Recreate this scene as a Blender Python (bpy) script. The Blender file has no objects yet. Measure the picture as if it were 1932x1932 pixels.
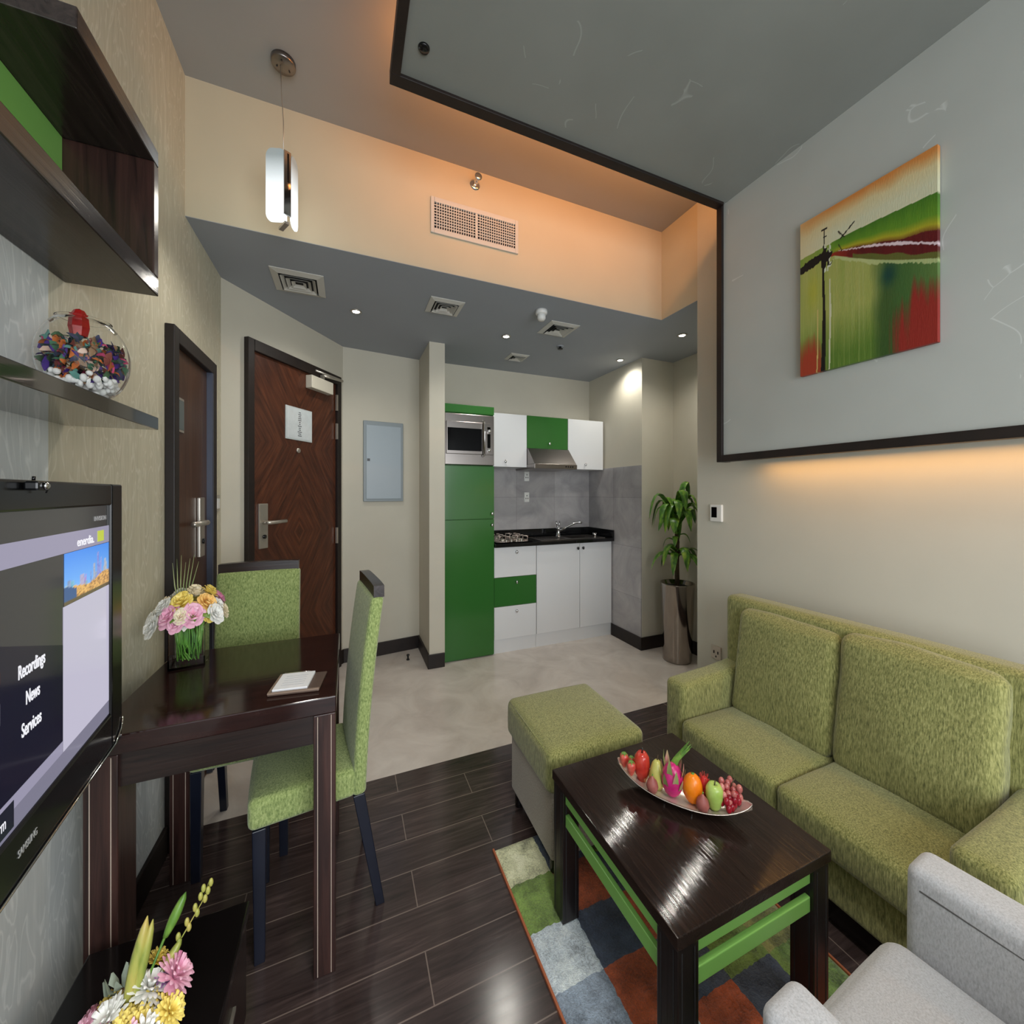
import bpy, bmesh, math, random
from mathutils import Vector, Matrix, noise
random.seed(7)
C = bpy.context.scene.collection
PI = math.pi
R = math.radians

# ------------------------------------------------------------------ helpers
def lin(c):
    c = c / 255.0
    return c / 12.92 if c <= 0.04045 else ((c + 0.055) / 1.055) ** 2.4
def col(r, g, b): return (lin(r), lin(g), lin(b), 1.0)

class NT:
    def __init__(s, name):
        s.m = bpy.data.materials.new(name); s.m.use_nodes = True
        s.n = s.m.node_tree.nodes; s.l = s.m.node_tree.links
        s.b = s.n['Principled BSDF']
    def add(s, t, **kw):
        x = s.n.new(t)
        for k, v in kw.items(): setattr(x, k, v)
        return x
    def link(s, a, b): s.l.new(a, b)
    def coords(s, scale=(1, 1, 1), rot=(0, 0, 0), loc=(0, 0, 0), out='Object'):
        tc = s.add('ShaderNodeTexCoord'); mp = s.add('ShaderNodeMapping')
        mp.inputs['Scale'].default_value = scale; mp.inputs['Rotation'].default_value = rot
        mp.inputs['Location'].default_value = loc
        s.link(tc.outputs[out], mp.inputs['Vector']); return mp.outputs['Vector']
    def ramp(s, fac, stops):
        r = s.add('ShaderNodeValToRGB'); e = r.color_ramp.elements
        while len(e) < len(stops): e.new(0.5)
        for i, (p, c) in enumerate(stops): e[i].position = p; e[i].color = c
        s.link(fac, r.inputs['Fac']); return r.outputs['Color']
    def noise(s, vec, scale=5, detail=4, rough=0.55, dist=0):
        t = s.add('ShaderNodeTexNoise'); t.inputs['Scale'].default_value = scale
        t.inputs['Detail'].default_value = detail; t.inputs['Roughness'].default_value = rough
        t.inputs['Distortion'].default_value = dist
        s.link(vec, t.inputs['Vector']); return t.outputs['Fac']
    def bump(s, h, strength=0.2, dist=0.01):
        b = s.add('ShaderNodeBump'); b.inputs['Strength'].default_value = strength
        b.inputs['Distance'].default_value = dist
        s.link(h, b.inputs['Height']); s.link(b.outputs['Normal'], s.b.inputs['Normal'])

def plain(name, c, rough=0.5, metal=0.0, spec=0.5, em=None, es=0.0, trans=0.0, var=0.0, vs=8.0):
    t = NT(name); b = t.b
    b.inputs['Base Color'].default_value = c
    b.inputs['Roughness'].default_value = rough; b.inputs['Metallic'].default_value = metal
    b.inputs['Specular IOR Level'].default_value = spec
    if em: b.inputs['Emission Color'].default_value = em; b.inputs['Emission Strength'].default_value = es
    if trans: b.inputs['Transmission Weight'].default_value = trans
    if var:
        f = t.noise(t.coords(), vs, 5)
        k1 = tuple(x * (1 - var) for x in c[:3]) + (1,); k2 = tuple(min(1, x * (1 + var)) for x in c[:3]) + (1,)
        t.link(t.ramp(f, [(0.3, k1), (0.7, k2)]), b.inputs['Base Color'])
    return t.m

def wood(name, c1, c2, rough=0.3, scale=(3, 40, 40), bump=0.15, bd=0.004, coat=0.0, rvar=None, dist=1.2):
    t = NT(name); v = t.coords(scale)
    f = t.noise(v, 1.0, 6, 0.6, dist)
    t.link(t.ramp(f, [(0.3, c1), (0.7, c2)]), t.b.inputs['Base Color'])
    t.b.inputs['Roughness'].default_value = rough
    t.b.inputs['Coat Weight'].default_value = coat
    if bump: t.bump(f, bump, bd)
    return t.m

def fabric(name, c1, c2, c3, scale=(90, 90, 18), rough=0.9, bump=0.4, patch=2.5, sheen=0.3):
    t = NT(name)
    f = t.noise(t.coords(scale), 3.0, 3, 0.7)
    base = t.ramp(f, [(0.30, c1), (0.5, c2), (0.72, c3)])
    g = t.noise(t.coords((1, 1, 1)), patch, 2)
    mx = t.add('ShaderNodeMix', data_type='RGBA', blend_type='MULTIPLY')
    mx.inputs[0].default_value = 0.5
    t.link(base, mx.inputs[6]); t.link(t.ramp(g, [(0.3, (0.8, 0.8, 0.8, 1)), (0.7, (1, 1, 1, 1))]), mx.inputs[7])
    t.link(mx.outputs[2], t.b.inputs['Base Color'])
    t.b.inputs['Roughness'].default_value = rough
    t.b.inputs['Sheen Weight'].default_value = sheen
    t.b.inputs['Specular IOR Level'].default_value = 0.15
    t.bump(f, bump, 0.004)
    return t.m

def glass(name, c=(1, 1, 1, 1), rough=0.0, ior=1.45):
    t = NT(name)
    t.b.inputs['Base Color'].default_value = c; t.b.inputs['Roughness'].default_value = rough
    t.b.inputs['Transmission Weight'].default_value = 1.0; t.b.inputs['IOR'].default_value = ior
    return t.m

def vcol(name, rough=0.5, emit=0.0, spec=0.4, bump=0.0):
    t = NT(name); a = t.add('ShaderNodeVertexColor', layer_name='Col')
    t.link(a.outputs['Color'], t.b.inputs['Base Color'])
    t.b.inputs['Roughness'].default_value = rough; t.b.inputs['Specular IOR Level'].default_value = spec
    if emit:
        t.link(a.outputs['Color'], t.b.inputs['Emission Color']); t.b.inputs['Emission Strength'].default_value = emit
    if bump: t.bump(t.noise(t.coords((300, 300, 40)), 1, 3), bump, 0.003)
    return t.m

class MB:
    """collects shapes, then links them as ONE mesh object"""
    def __init__(s): s.v = []; s.f = []; s.mi = []; s.sm = []
    def add(s, vs, fs, m=0, smooth=False, M=None):
        o = len(s.v)
        for p in vs:
            p = Vector(p)
            s.v.append(M @ p if M else p)
        for f in fs: s.f.append([o + i for i in f]); s.mi.append(m); s.sm.append(smooth)
        return s
    def box(s, x0, y0, z0, x1, y1, z1, m=0, M=None):
        x0, x1 = min(x0, x1), max(x0, x1); y0, y1 = min(y0, y1), max(y0, y1); z0, z1 = min(z0, z1), max(z0, z1)
        v = [(x0,y0,z0),(x1,y0,z0),(x1,y1,z0),(x0,y1,z0),(x0,y0,z1),(x1,y0,z1),(x1,y1,z1),(x0,y1,z1)]
        f = [(3,2,1,0),(4,5,6,7),(0,1,5,4),(1,2,6,5),(2,3,7,6),(3,0,4,7)]
        return s.add(v, f, m, False, M)
    def prism(s, poly, z0, z1, m=0, M=None):
        a = sum(poly[i][0]*poly[(i+1)%len(poly)][1]-poly[(i+1)%len(poly)][0]*poly[i][1] for i in range(len(poly)))
        if a < 0: poly = poly[::-1]
        n = len(poly)
        v = [(x,y,z0) for x,y in poly] + [(x,y,z1) for x,y in poly]
        f = [tuple(range(n))[::-1], tuple(range(n, 2*n))] + [(i,(i+1)%n,n+(i+1)%n,n+i) for i in range(n)]
        return s.add(v, f, m, False, M)
    def lathe(s, prof, n=32, m=0, M=None, sx=1, sy=1, c=(0,0), smooth=True):
        v = []; f = []
        for r, z in prof:
            for k in range(n):
                a = 2*PI*k/n; v.append((c[0]+r*sx*math.cos(a), c[1]+r*sy*math.sin(a), z))
        for i in range(len(prof)-1):
            for k in range(n):
                k2 = (k+1) % n
                f.append((i*n+k, i*n+k2, (i+1)*n+k2, (i+1)*n+k))
        if prof[0][0] > 1e-6: f.append(tuple(range(n))[::-1])
        if prof[-1][0] > 1e-6: f.append(tuple((len(prof)-1)*n+k for k in range(n)))
        return s.add(v, f, m, smooth, M)
    def cyl(s, c, r, z0, z1, n=20, m=0, M=None, r2=None):
        r2 = r if r2 is None else r2
        return s.lathe([(r, z0), (r2, z1)], n, m, M, c=c, smooth=False)
    def ell(s, c, rx, ry, rz, n=16, k=10, m=0, M=None):
        v = [(c[0],c[1],c[2]-rz)]; f = []
        for i in range(1, k):
            t = PI*i/k
            for j in range(n):
                a = 2*PI*j/n; v.append((c[0]+rx*math.sin(t)*math.cos(a), c[1]+ry*math.sin(t)*math.sin(a), c[2]-rz*math.cos(t)))
        v.append((c[0],c[1],c[2]+rz)); L = len(v)-1
        for j in range(n): f.append((0, 1+(j+1)%n, 1+j)); f.append((L, L-n+j, L-n+(j+1)%n))
        for i in range(k-2):
            for j in range(n):
                a = 1+i*n; f.append((a+j, a+(j+1)%n, a+n+(j+1)%n, a+n+j))
        return s.add(v, f, m, True, M)
    def tube(s, pts, r, n=8, m=0, M=None, flat=False):
        pts = [Vector(p) for p in pts]; rs = r if isinstance(r, (list, tuple)) else [r]*len(pts)
        v = []; f = []; up = Vector((0.13, 0.31, 0.94)).normalized()
        for i, p in enumerate(pts):
            d = (pts[min(i+1,len(pts)-1)] - pts[max(i-1,0)]).normalized()
            if abs(d.dot(up)) > 0.97: a = d.cross(Vector((1,0.2,0))).normalized()
            else: a = d.cross(up).normalized()
            b = d.cross(a)
            for k in range(n):
                t = 2*PI*k/n; v.append(p + a*rs[i]*math.cos(t) + b*rs[i]*math.sin(t))
        for i in range(len(pts)-1):
            for k in range(n):
                k2 = (k+1)%n; f.append((i*n+k, (i+1)*n+k, (i+1)*n+k2, i*n+k2))
        f.append(tuple(range(n))); f.append(tuple((len(pts)-1)*n+k for k in range(n))[::-1])
        return s.add(v, f, m, not flat, M)
    def blade(s, pts, ws, side, m=0, fold=0.0, M=None):
        """leaf: centre line pts, half widths ws, side vector"""
        v = []; f = []; side = Vector(side).normalized()
        for i, (p, w) in enumerate(zip(pts, ws)):
            p = Vector(p); d = (Vector(pts[min(i+1,len(pts)-1)]) - Vector(pts[max(i-1,0)])).normalized()
            n = side.cross(d).normalized()
            v += [p - side*w + n*fold*w, p, p + side*w + n*fold*w]
        for i in range(len(pts)-1):
            a = i*3; f += [(a,a+1,a+4,a+3),(a+1,a+2,a+5,a+4)]
        return s.add(v, f, m, True, M)
    def rbox(s, x0, y0, z0, x1, y1, z1, r, puff=(0,0,0), n=10, m=0, M=None, wob=0.0, shear=None):
        """soft box: rounded edges, faces bulging by puff"""
        c = Vector(((x0+x1)/2,(y0+y1)/2,(z0+z1)/2)); h = Vector((abs(x1-x0)/2,abs(y1-y0)/2,abs(z1-z0)/2))
        rr = [min(r, h[i]*0.999) for i in range(3)]
        def samples(i):
            inn = h[i]-rr[i]; a = []
            for k in range(4): a.append(-h[i]+rr[i]*(1-math.cos(PI/2*k/4)))
            for k in range(n+1): a.append(-inn+2*inn*k/n)
            for k in range(3,-1,-1): a.append(h[i]-rr[i]*(1-math.cos(PI/2*k/4)))
            return a
        S = [samples(i) for i in range(3)]
        verts = []; idx = {}; faces = []
        def vid(p):
            key = tuple(round(q,6) for q in p)
            if key not in idx:
                p = Vector(p); q = Vector([max(-(h[i]-rr[i]), min(h[i]-rr[i], p[i])) for i in range(3)])
                d = Vector([(p[i]-q[i])/rr[i] for i in range(3)])
                if d.length > 1e-9: d.normalize()
                o = Vector([q[i]+d[i]*rr[i] for i in range(3)])
                u = [p[i]/h[i] for i in range(3)]
                for i in range(3):
                    j, k = (i+1)%3, (i+2)%3
                    w = (1-u[j]**2)*(1-u[k]**2)
                    if abs(u[i]) > 0.5: o[i] += math.copysign(puff[i]*w*max(0,(abs(u[i])-0.5)*2), u[i])
                o = o + c
                if wob: o += wob*noise.noise_vector(o*9.0)
                if shear: o = shear(o)
                idx[key] = len(verts); verts.append(o)
            return idx[key]
        for i in range(3):
            j, k = (i+1)%3, (i+2)%3
            for sgn in (-1, 1):
                for a in range(len(S[j])-1):
                    for b in range(len(S[k])-1):
                        q = []
                        for (aa, bb) in ((a,b),(a+1,b),(a+1,b+1),(a,b+1)):
                            p = [0,0,0]; p[i] = sgn*h[i]; p[j] = S[j][aa]; p[k] = S[k][bb]; q.append(vid(p))
                        if sgn < 0: q = q[::-1]
                        if len(set(q)) >= 3:
                            qq = []
                            for t in q:
                                if t not in qq: qq.append(t)
                            faces.append(tuple(qq))
        return s.add(verts, faces, m, True, M)
    def build(s, name, mat, parent=None, org=None, local=False, bevel=0.0, bseg=2):
        me = bpy.data.meshes.new(name)
        if parent is not None:
            off = Vector((0,0,0)) if local else WORLD[parent.name]
        else: off = Vector(org) if org else Vector((0,0,0))
        me.from_pydata([tuple(p-off) for p in s.v], [], s.f)
        mats = mat if isinstance(mat, (list, tuple)) else [mat]
        for q in mats: me.materials.append(q)
        for p, i, sm in zip(me.polygons, s.mi, s.sm): p.material_index = i; p.use_smooth = sm
        me.update()
        o = bpy.data.objects.new(name, me); C.objects.link(o)
        if parent is not None: o.parent = parent; WORLD[o.name] = WORLD[parent.name]
        else: o.location = off; WORLD[o.name] = off
        if bevel:
            b = o.modifiers.new('bevel', 'BEVEL'); b.width = bevel; b.segments = bseg; b.limit_method = 'ANGLE'; b.angle_limit = R(40)
            b.harden_normals = False
        return o

WORLD = {}
def thing(name, label, cat, loc=(0,0,0), rz=0.0, group=None):
    o = bpy.data.objects.new(name, None); C.objects.link(o); o.empty_display_size = 0.05
    o.location = loc; o.rotation_euler = (0,0,rz); o['label'] = label; o['category'] = cat
    if group: o['group'] = group
    WORLD[o.name] = Vector(loc); return o
def tag(o, label, cat, group=None, kind=None):
    o['label'] = label; o['category'] = cat
    if group: o['group'] = group
    if kind: o['kind'] = kind
    return o
def struct(o): o['kind'] = 'structure'; return o
def dup(root, label=None, group=None):
    def cp(o, par):
        c = o.copy(); C.objects.link(c); WORLD[c.name] = WORLD[o.name]
        if par is not None: c.parent = par
        for ch in list(o.children): cp(ch, c)
        return c
    r = cp(root, None)
    if label: r['label'] = label
    if group: r['group'] = group
    return r
def text(name, body, size, mat, parent, M, sx=1.0, extrude=0.0008, align='LEFT', bold=0.0):
    cu = bpy.data.curves.new(name, 'FONT'); cu.body = body; cu.size = size; cu.extrude = extrude; cu.align_x = align
    cu.offset = bold
    t = bpy.data.objects.new(name + '_tmp', cu); C.objects.link(t)
    bpy.context.view_layer.update()
    me = bpy.data.meshes.new_from_object(t.evaluated_get(bpy.context.evaluated_depsgraph_get()))
    C.objects.unlink(t); bpy.data.objects.remove(t)
    me.transform(M @ Matrix.Diagonal((sx, 1, 1, 1)))
    me.materials.clear(); me.materials.append(mat); me.name = name
    o = bpy.data.objects.new(name, me); C.objects.link(o); o.parent = parent; WORLD[o.name] = WORLD[parent.name]
    return o
def setcol(o, fn):
    me = o.data; a = me.color_attributes.new('Col', 'FLOAT_COLOR', 'POINT')
    for i, v in enumerate(me.vertices): a.data[i].color = fn(v.co)

# ------------------------------------------------------------------ materials
M = {}
def wallpaper(name, c1, c2, c3, rough=0.6):
    t = NT(name)
    v = t.coords((1, 1, 1))
    f = t.noise(t.coords((90, 90, 5)), 1.0, 4, 0.6)
    base = t.ramp(f, [(0.3, c1), (0.7, c2)])
    lf_ = t.noise(t.coords((13, 13, 3.4)), 1.0, 2, 0.5, 1.6)
    ml = t.add('ShaderNodeMath', operation='MULTIPLY'); ml.inputs[1].default_value = 7.0
    fr = t.add('ShaderNodeMath', operation='PINGPONG'); fr.inputs[1].default_value = 0.5
    t.link(lf_, ml.inputs[0]); t.link(ml.outputs[0], fr.inputs[0])
    mx = t.add('ShaderNodeMix', data_type='RGBA')
    t.link(t.ramp(fr.outputs[0], [(0.0, (0.7, 0.7, 0.7, 1)), (0.16, (0, 0, 0, 1))]), mx.inputs[0])
    t.link(base, mx.inputs[6]); mx.inputs[7].default_value = c3
    t.link(mx.outputs[2], t.b.inputs['Base Color']); t.b.inputs['Roughness'].default_value = rough
    t.b.inputs['Specular IOR Level'].default_value = 0.3
    t.bump(f, 0.05, 0.002)
    return t.m
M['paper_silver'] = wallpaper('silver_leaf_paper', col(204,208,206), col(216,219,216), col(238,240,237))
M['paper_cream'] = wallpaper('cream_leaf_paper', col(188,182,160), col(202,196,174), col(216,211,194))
M['cream'] = plain('cream_paint', col(194,184,158), 0.7, var=0.03, vs=3)
M['wallp'] = plain('stone_paint', col(200,195,179), 0.7, var=0.03, vs=3)
M['wallg'] = plain('pale_stone_paint', col(198,195,182), 0.65, var=0.03, vs=3)
M['pale'] = plain('pale_grey_paint', col(196,196,186), 0.6, var=0.03, vs=3)
M['ceil'] = plain('ceiling_paint', col(158,158,156), 0.8, var=0.03, vs=2)
M['ceil_low'] = plain('low_ceiling_paint', col(158,163,170), 0.8, var=0.03, vs=2)
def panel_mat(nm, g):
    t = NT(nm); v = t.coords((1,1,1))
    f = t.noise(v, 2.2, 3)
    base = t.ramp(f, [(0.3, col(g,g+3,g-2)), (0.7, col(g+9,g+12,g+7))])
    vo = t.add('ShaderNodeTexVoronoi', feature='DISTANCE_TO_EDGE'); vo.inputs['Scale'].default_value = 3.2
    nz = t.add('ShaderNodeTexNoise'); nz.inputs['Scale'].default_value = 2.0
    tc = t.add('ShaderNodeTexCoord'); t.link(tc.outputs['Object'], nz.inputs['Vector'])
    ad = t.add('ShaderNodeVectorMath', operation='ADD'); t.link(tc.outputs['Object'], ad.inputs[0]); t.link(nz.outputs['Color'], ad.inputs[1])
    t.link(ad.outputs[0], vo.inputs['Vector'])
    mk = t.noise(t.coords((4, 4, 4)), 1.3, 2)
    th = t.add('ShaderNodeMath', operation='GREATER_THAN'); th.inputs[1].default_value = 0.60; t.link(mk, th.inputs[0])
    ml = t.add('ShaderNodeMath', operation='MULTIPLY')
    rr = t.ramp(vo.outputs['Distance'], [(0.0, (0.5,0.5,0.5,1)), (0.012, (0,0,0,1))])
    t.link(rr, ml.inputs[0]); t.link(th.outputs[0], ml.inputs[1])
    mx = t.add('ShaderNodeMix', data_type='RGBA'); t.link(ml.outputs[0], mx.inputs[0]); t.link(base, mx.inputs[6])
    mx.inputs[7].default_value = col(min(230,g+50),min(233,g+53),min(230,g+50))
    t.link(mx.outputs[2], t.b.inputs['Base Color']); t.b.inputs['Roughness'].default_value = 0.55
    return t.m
M['panel'] = panel_mat('panel_paper_shaded', 134)  # same paper as the wall part, the ceiling's dimmer light put into the colour
M['panelw'] = panel_mat('panel_paper_lit', 176)
def floor_wood():
    t = NT('dark_plank_floor')
    v = t.coords((1, 1, 1), loc=(0.30, -0.996+0.129*20, 0))
    br = t.add('ShaderNodeTexBrick'); br.offset = 0.37; br.inputs['Scale'].default_value = 1.0
    br.inputs['Mortar Size'].default_value = 0.0017; br.inputs['Mortar Smooth'].default_value = 0.1
    br.inputs['Brick Width'].default_value = 0.80; br.inputs['Row Height'].default_value = 0.129
    br.inputs['Color1'].default_value = (0.35,0.35,0.35,1); br.inputs['Color2'].default_value = (0.75,0.75,0.75,1)
    br.inputs['Mortar'].default_value = (0,0,0,1); br.inputs['Bias'].default_value = 0
    t.link(v, br.inputs['Vector'])
    f = t.noise(t.coords((3, 38, 1)), 1.0, 7, 0.6, 1.5)
    g = t.ramp(f, [(0.25, col(48,39,39)), (0.55, col(76,63,61)), (0.8, col(108,91,87))])
    mx = t.add('ShaderNodeMix', data_type='RGBA', blend_type='MULTIPLY'); mx.inputs[0].default_value = 0.5
    t.link(g, mx.inputs[6]); t.link(br.outputs['Color'], mx.inputs[7])
    m2 = t.add('ShaderNodeMix', data_type='RGBA'); t.link(br.outputs['Fac'], m2.inputs[0])
    t.link(mx.outputs[2], m2.inputs[6]); m2.inputs[7].default_value = col(122,108,100)
    t.link(m2.outputs[2], t.b.inputs['Base Color'])
    t.b.inputs['Roughness'].default_value = 0.17; t.b.inputs['Specular IOR Level'].default_value = 0.6
    t.bump(f, 0.08, 0.002)
    return t.m
M['planks'] = floor_wood()
def tile_floor():
    t = NT('beige_stone_tile'); v = t.coords((1.5, 1.5, 1))
    f = t.noise(v, 2.2, 6, 0.6, 1.0)
    t.link(t.ramp(f, [(0.25, col(186,176,168)), (0.55, col(208,200,192)), (0.8, col(222,216,208))]), t.b.inputs['Base Color'])
    t.b.inputs['Roughness'].default_value = 0.22
    return t.m
M['tile'] = tile_floor()
def splash_tile():
    t = NT('grey_splash_tile'); v = t.coords((1,1,1))
    f = t.noise(v, 4, 6, 0.6, 0.8)
    g = t.ramp(f, [(0.25, col(150,148,150)), (0.55, col(178,175,176)), (0.8, col(198,194,193))])
    br = t.add('ShaderNodeTexBrick'); br.offset = 0.0; br.inputs['Scale'].default_value = 1.0
    br.inputs['Brick Width'].default_value = 0.4; br.inputs['Row Height'].default_value = 0.42
    br.inputs['Mortar Size'].default_value = 0.0015; br.inputs['Color1'].default_value = (0.82,0.82,0.82,1); br.inputs['Color2'].default_value = (1,1,1,1)
    br.inputs['Mortar'].default_value = (0.6,0.6,0.6,1)
    sp = t.add('ShaderNodeSeparateXYZ'); cb = t.add('ShaderNodeCombineXYZ'); ad = t.add('ShaderNodeMath')
    t.link(v, sp.inputs[0]); t.link(sp.outputs[0], ad.inputs[0]); t.link(sp.outputs[1], ad.inputs[1])
    t.link(ad.outputs[0], cb.inputs[0]); t.link(sp.outputs[2], cb.inputs[1]); t.link(cb.outputs[0], br.inputs['Vector'])
    mx = t.add('ShaderNodeMix', data_type='RGBA', blend_type='MULTIPLY'); mx.inputs[0].default_value = 1
    t.link(g, mx.inputs[6]); t.link(br.outputs['Color'], mx.inputs[7])
    t.link(mx.outputs[2], t.b.inputs['Base Color']); t.b.inputs['Roughness'].default_value = 0.25
    return t.m
M['splash'] = splash_tile()
M['dark'] = wood('dark_stained_wood', col(22,15,14), col(46,32,28), 0.28, (2.5, 40, 40))
M['darkv'] = wood('dark_stained_wood_upright', col(30,18,17), col(66,42,37), 0.3, (40, 40, 2.5))
M['darky'] = wood('dark_stained_wood_long', col(30,24,23), col(62,52,49), 0.13, (40, 2.5, 40))
M['trim'] = wood('dark_brown_trim', col(18,11,9), col(34,22,18), 0.5, (8, 8, 8), 0.05)
M['cofftop'] = wood('coffee_table_veneer', col(24,17,15), col(46,34,29), 0.06, (95, 5.0, 95), 0.28, 0.0013, dist=2.0)
M['cofftop'].node_tree.nodes['Principled BSDF'].inputs['Specular IOR Level'].default_value = 0.36
M['dinetop'] = wood('dining_table_veneer', col(28,15,14), col(48,27,24), 0.11, (4, 40, 40), 0.06, 0.002)
M['black'] = plain('black_lacquer', col(18,15,15), 0.15, var=0.1)
M['blackm'] = wood('black_leg_wood', col(14,11,11), col(30,23,22), 0.3, (40,40,3))
def door_wood():
    t = NT('mahogany_chevron_veneer')
    tc = t.add('ShaderNodeTexCoord'); sp = t.add('ShaderNodeSeparateXYZ'); t.link(tc.outputs['Object'], sp.inputs[0])
    # diamond matched veneer: grain direction mirrors about the leaf's centre lines
    ax = t.add('ShaderNodeMath', operation='ABSOLUTE'); t.link(sp.outputs[0], ax.inputs[0])
    z2 = t.add('ShaderNodeMath', operation='PINGPONG'); z2.inputs[1].default_value = 0.55; t.link(sp.outputs[2], z2.inputs[0])
    m1 = t.add('ShaderNodeMath', operation='MULTIPLY'); m1.inputs[1].default_value = 1.6; t.link(ax.outputs[0], m1.inputs[0])
    u = t.add('ShaderNodeMath', operation='ADD'); t.link(m1.outputs[0], u.inputs[0]); t.link(z2.outputs[0], u.inputs[1])
    w = t.add('ShaderNodeMath', operation='SUBTRACT'); t.link(m1.outputs[0], w.inputs[0]); t.link(z2.outputs[0], w.inputs[1])
    cb = t.add('ShaderNodeCombineXYZ'); t.link(u.outputs[0], cb.inputs[0]); t.link(w.outputs[0], cb.inputs[1])
    mp = t.add('ShaderNodeMapping'); mp.inputs['Scale'].default_value = (26, 2.2, 1); t.link(cb.outputs[0], mp.inputs['Vector'])
    f = t.noise(mp.outputs['Vector'], 1.0, 5, 0.6, 0.6)
    t.link(t.ramp(f, [(0.25, col(46,24,15)), (0.5, col(76,40,25)), (0.78, col(106,60,38))]), t.b.inputs['Base Color'])
    t.b.inputs['Roughness'].default_value = 0.35
    return t.m
M['mahog'] = door_wood()
M['walnut'] = wood('plain_walnut_veneer', col(58,34,22), col(84,54,36), 0.35, (30,30,2.2))
M['green'] = plain('green_lacquer', col(50,106,46), 0.16)
M['greenb'] = plain('bright_green_lacquer', col(128,184,92), 0.3)
M['white'] = plain('white_laminate', col(226,228,230), 0.25)
M['steel'] = plain('brushed_steel', col(138,132,128), 0.28, 1.0)
M['chrome'] = plain('chrome', col(220,220,222), 0.08, 1.0)
M['satin'] = plain('satin_nickel', col(196,190,180), 0.35, 0.85)
M['granite'] = plain('black_granite', col(16,16,18), 0.12, var=0.4, vs=120)
M['bglass'] = plain('black_glass', col(8,8,10), 0.06, spec=0.15)
M['iron'] = plain('pale_enamelled_iron', col(206,190,180), 0.35, 0.3)
M['sofa'] = fabric('green_chenille', col(84,88,48), col(136,137,82), col(176,174,116), (92,92,13))
M['chairfab'] = fabric('green_chair_fabric', col(98,118,66), col(144,160,98), col(180,192,130), (80,80,30))
M['armfab'] = fabric('grey_armchair_fabric', col(166,167,170), col(186,188,192), col(202,204,208), (120,120,40), patch=2, bump=0.2)
M['ottobase'] = fabric('taupe_fabric', col(134,124,110), col(164,153,137), col(182,171,154), (120,120,60), bump=0.15)
M['seam'] = plain('dark_seam_thread', col(60,62,44), 0.9)
M['seamgrey'] = plain('grey_seam_thread', col(104,104,104), 0.9)
M['glass'] = glass('clear_glass', ior=1.14)
M['plastic'] = plain('white_plastic', col(224,224,220), 0.4)
M['offwhite'] = plain('ivory_metal', col(206,200,184), 0.45)
M['ventmetal'] = plain('vent_aluminium', col(198,196,188), 0.45)
M['ventdark'] = plain('vent_shadow_gap', col(30,30,32), 0.8)
M['paintedgrey'] = plain('grey_enamel', col(160,172,180), 0.35)
M['paintedgreyd'] = plain('grey_enamel_frame', col(138,148,152), 0.4)
M['blk'] = plain('black_plastic', col(12,13,15), 0.2)
M['lensw'] = plain('downlight_lens', col(255,255,255), 0.4, em=(1,0.97,0.9,1), es=40)
def lamp_glass():
    t = NT('opal_lamp_glass'); t.b.inputs['Base Color'].default_value = col(178,192,194); t.b.inputs['Roughness'].default_value = 0.25
    t.b.inputs['Emission Color'].default_value = (0.95,0.98,1,1)
    tc = t.add('ShaderNodeTexCoord'); sp = t.add('ShaderNodeSeparateXYZ'); t.link(tc.outputs['Object'], sp.inputs[0])
    mr = t.add('ShaderNodeMapRange'); t.link(sp.outputs[2], mr.inputs['Value'])
    for k, v in (('From Min',0.12),('From Max',0.26),('To Min',1.0),('To Max',0.06)): mr.inputs[k].default_value = v
    t.link(mr.outputs[0], t.b.inputs['Emission Strength'])
    return t.m
M['lamp'] = lamp_glass()
M['soil'] = plain('dark_soil', col(30,24,18), 0.95, var=0.4, vs=60)
M['stem'] = plain('brown_cane', col(70,56,38), 0.8, var=0.3, vs=40)
def leafmat(name, a, b, c, sc=(1,1,1)):
    t = NT(name); f = t.noise(t.coords((40,40,10)), 1.0, 3)
    t.link(t.ramp(f, [(0.3, a), (0.5, b), (0.75, c)]), t.b.inputs['Base Color']); t.b.inputs['Roughness'].default_value = 0.35
    return t.m
M['leaf'] = leafmat('glossy_leaf', col(34,72,20), col(78,130,38), col(158,184,70))
M['leafl'] = leafmat('fresh_leaf', col(60,100,36), col(98,140,54), col(150,178,80))
M['stalk'] = leafmat('green_stalks', col(62,112,42), col(100,158,60), col(160,196,104))
M['bud'] = leafmat('lily_bud', col(120,140,60), col(168,168,84), col(196,170,96))
def petal(name, a, b): return plain(name, a, 0.6, spec=0.2) if b is None else leafmat(name, a, b, b)
M['p_white'] = petal('white_petal', col(238,238,232), None)
M['p_pink'] = petal('pink_petal', col(226,136,178), col(246,190,212))
M['p_yel'] = petal('yellow_petal', col(236,206,84), col(246,224,120))
M['p_or'] = petal('peach_petal', col(240,176,84), col(248,204,120))
M['p_cream'] = petal('cream_petal', col(240,224,176), col(246,234,204))
M['p_lil'] = petal('lilac_petal', col(176,120,196), col(206,160,214))
M['water'] = glass('water', (0.95,1,0.97,1), 0.0, 1.33)

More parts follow.
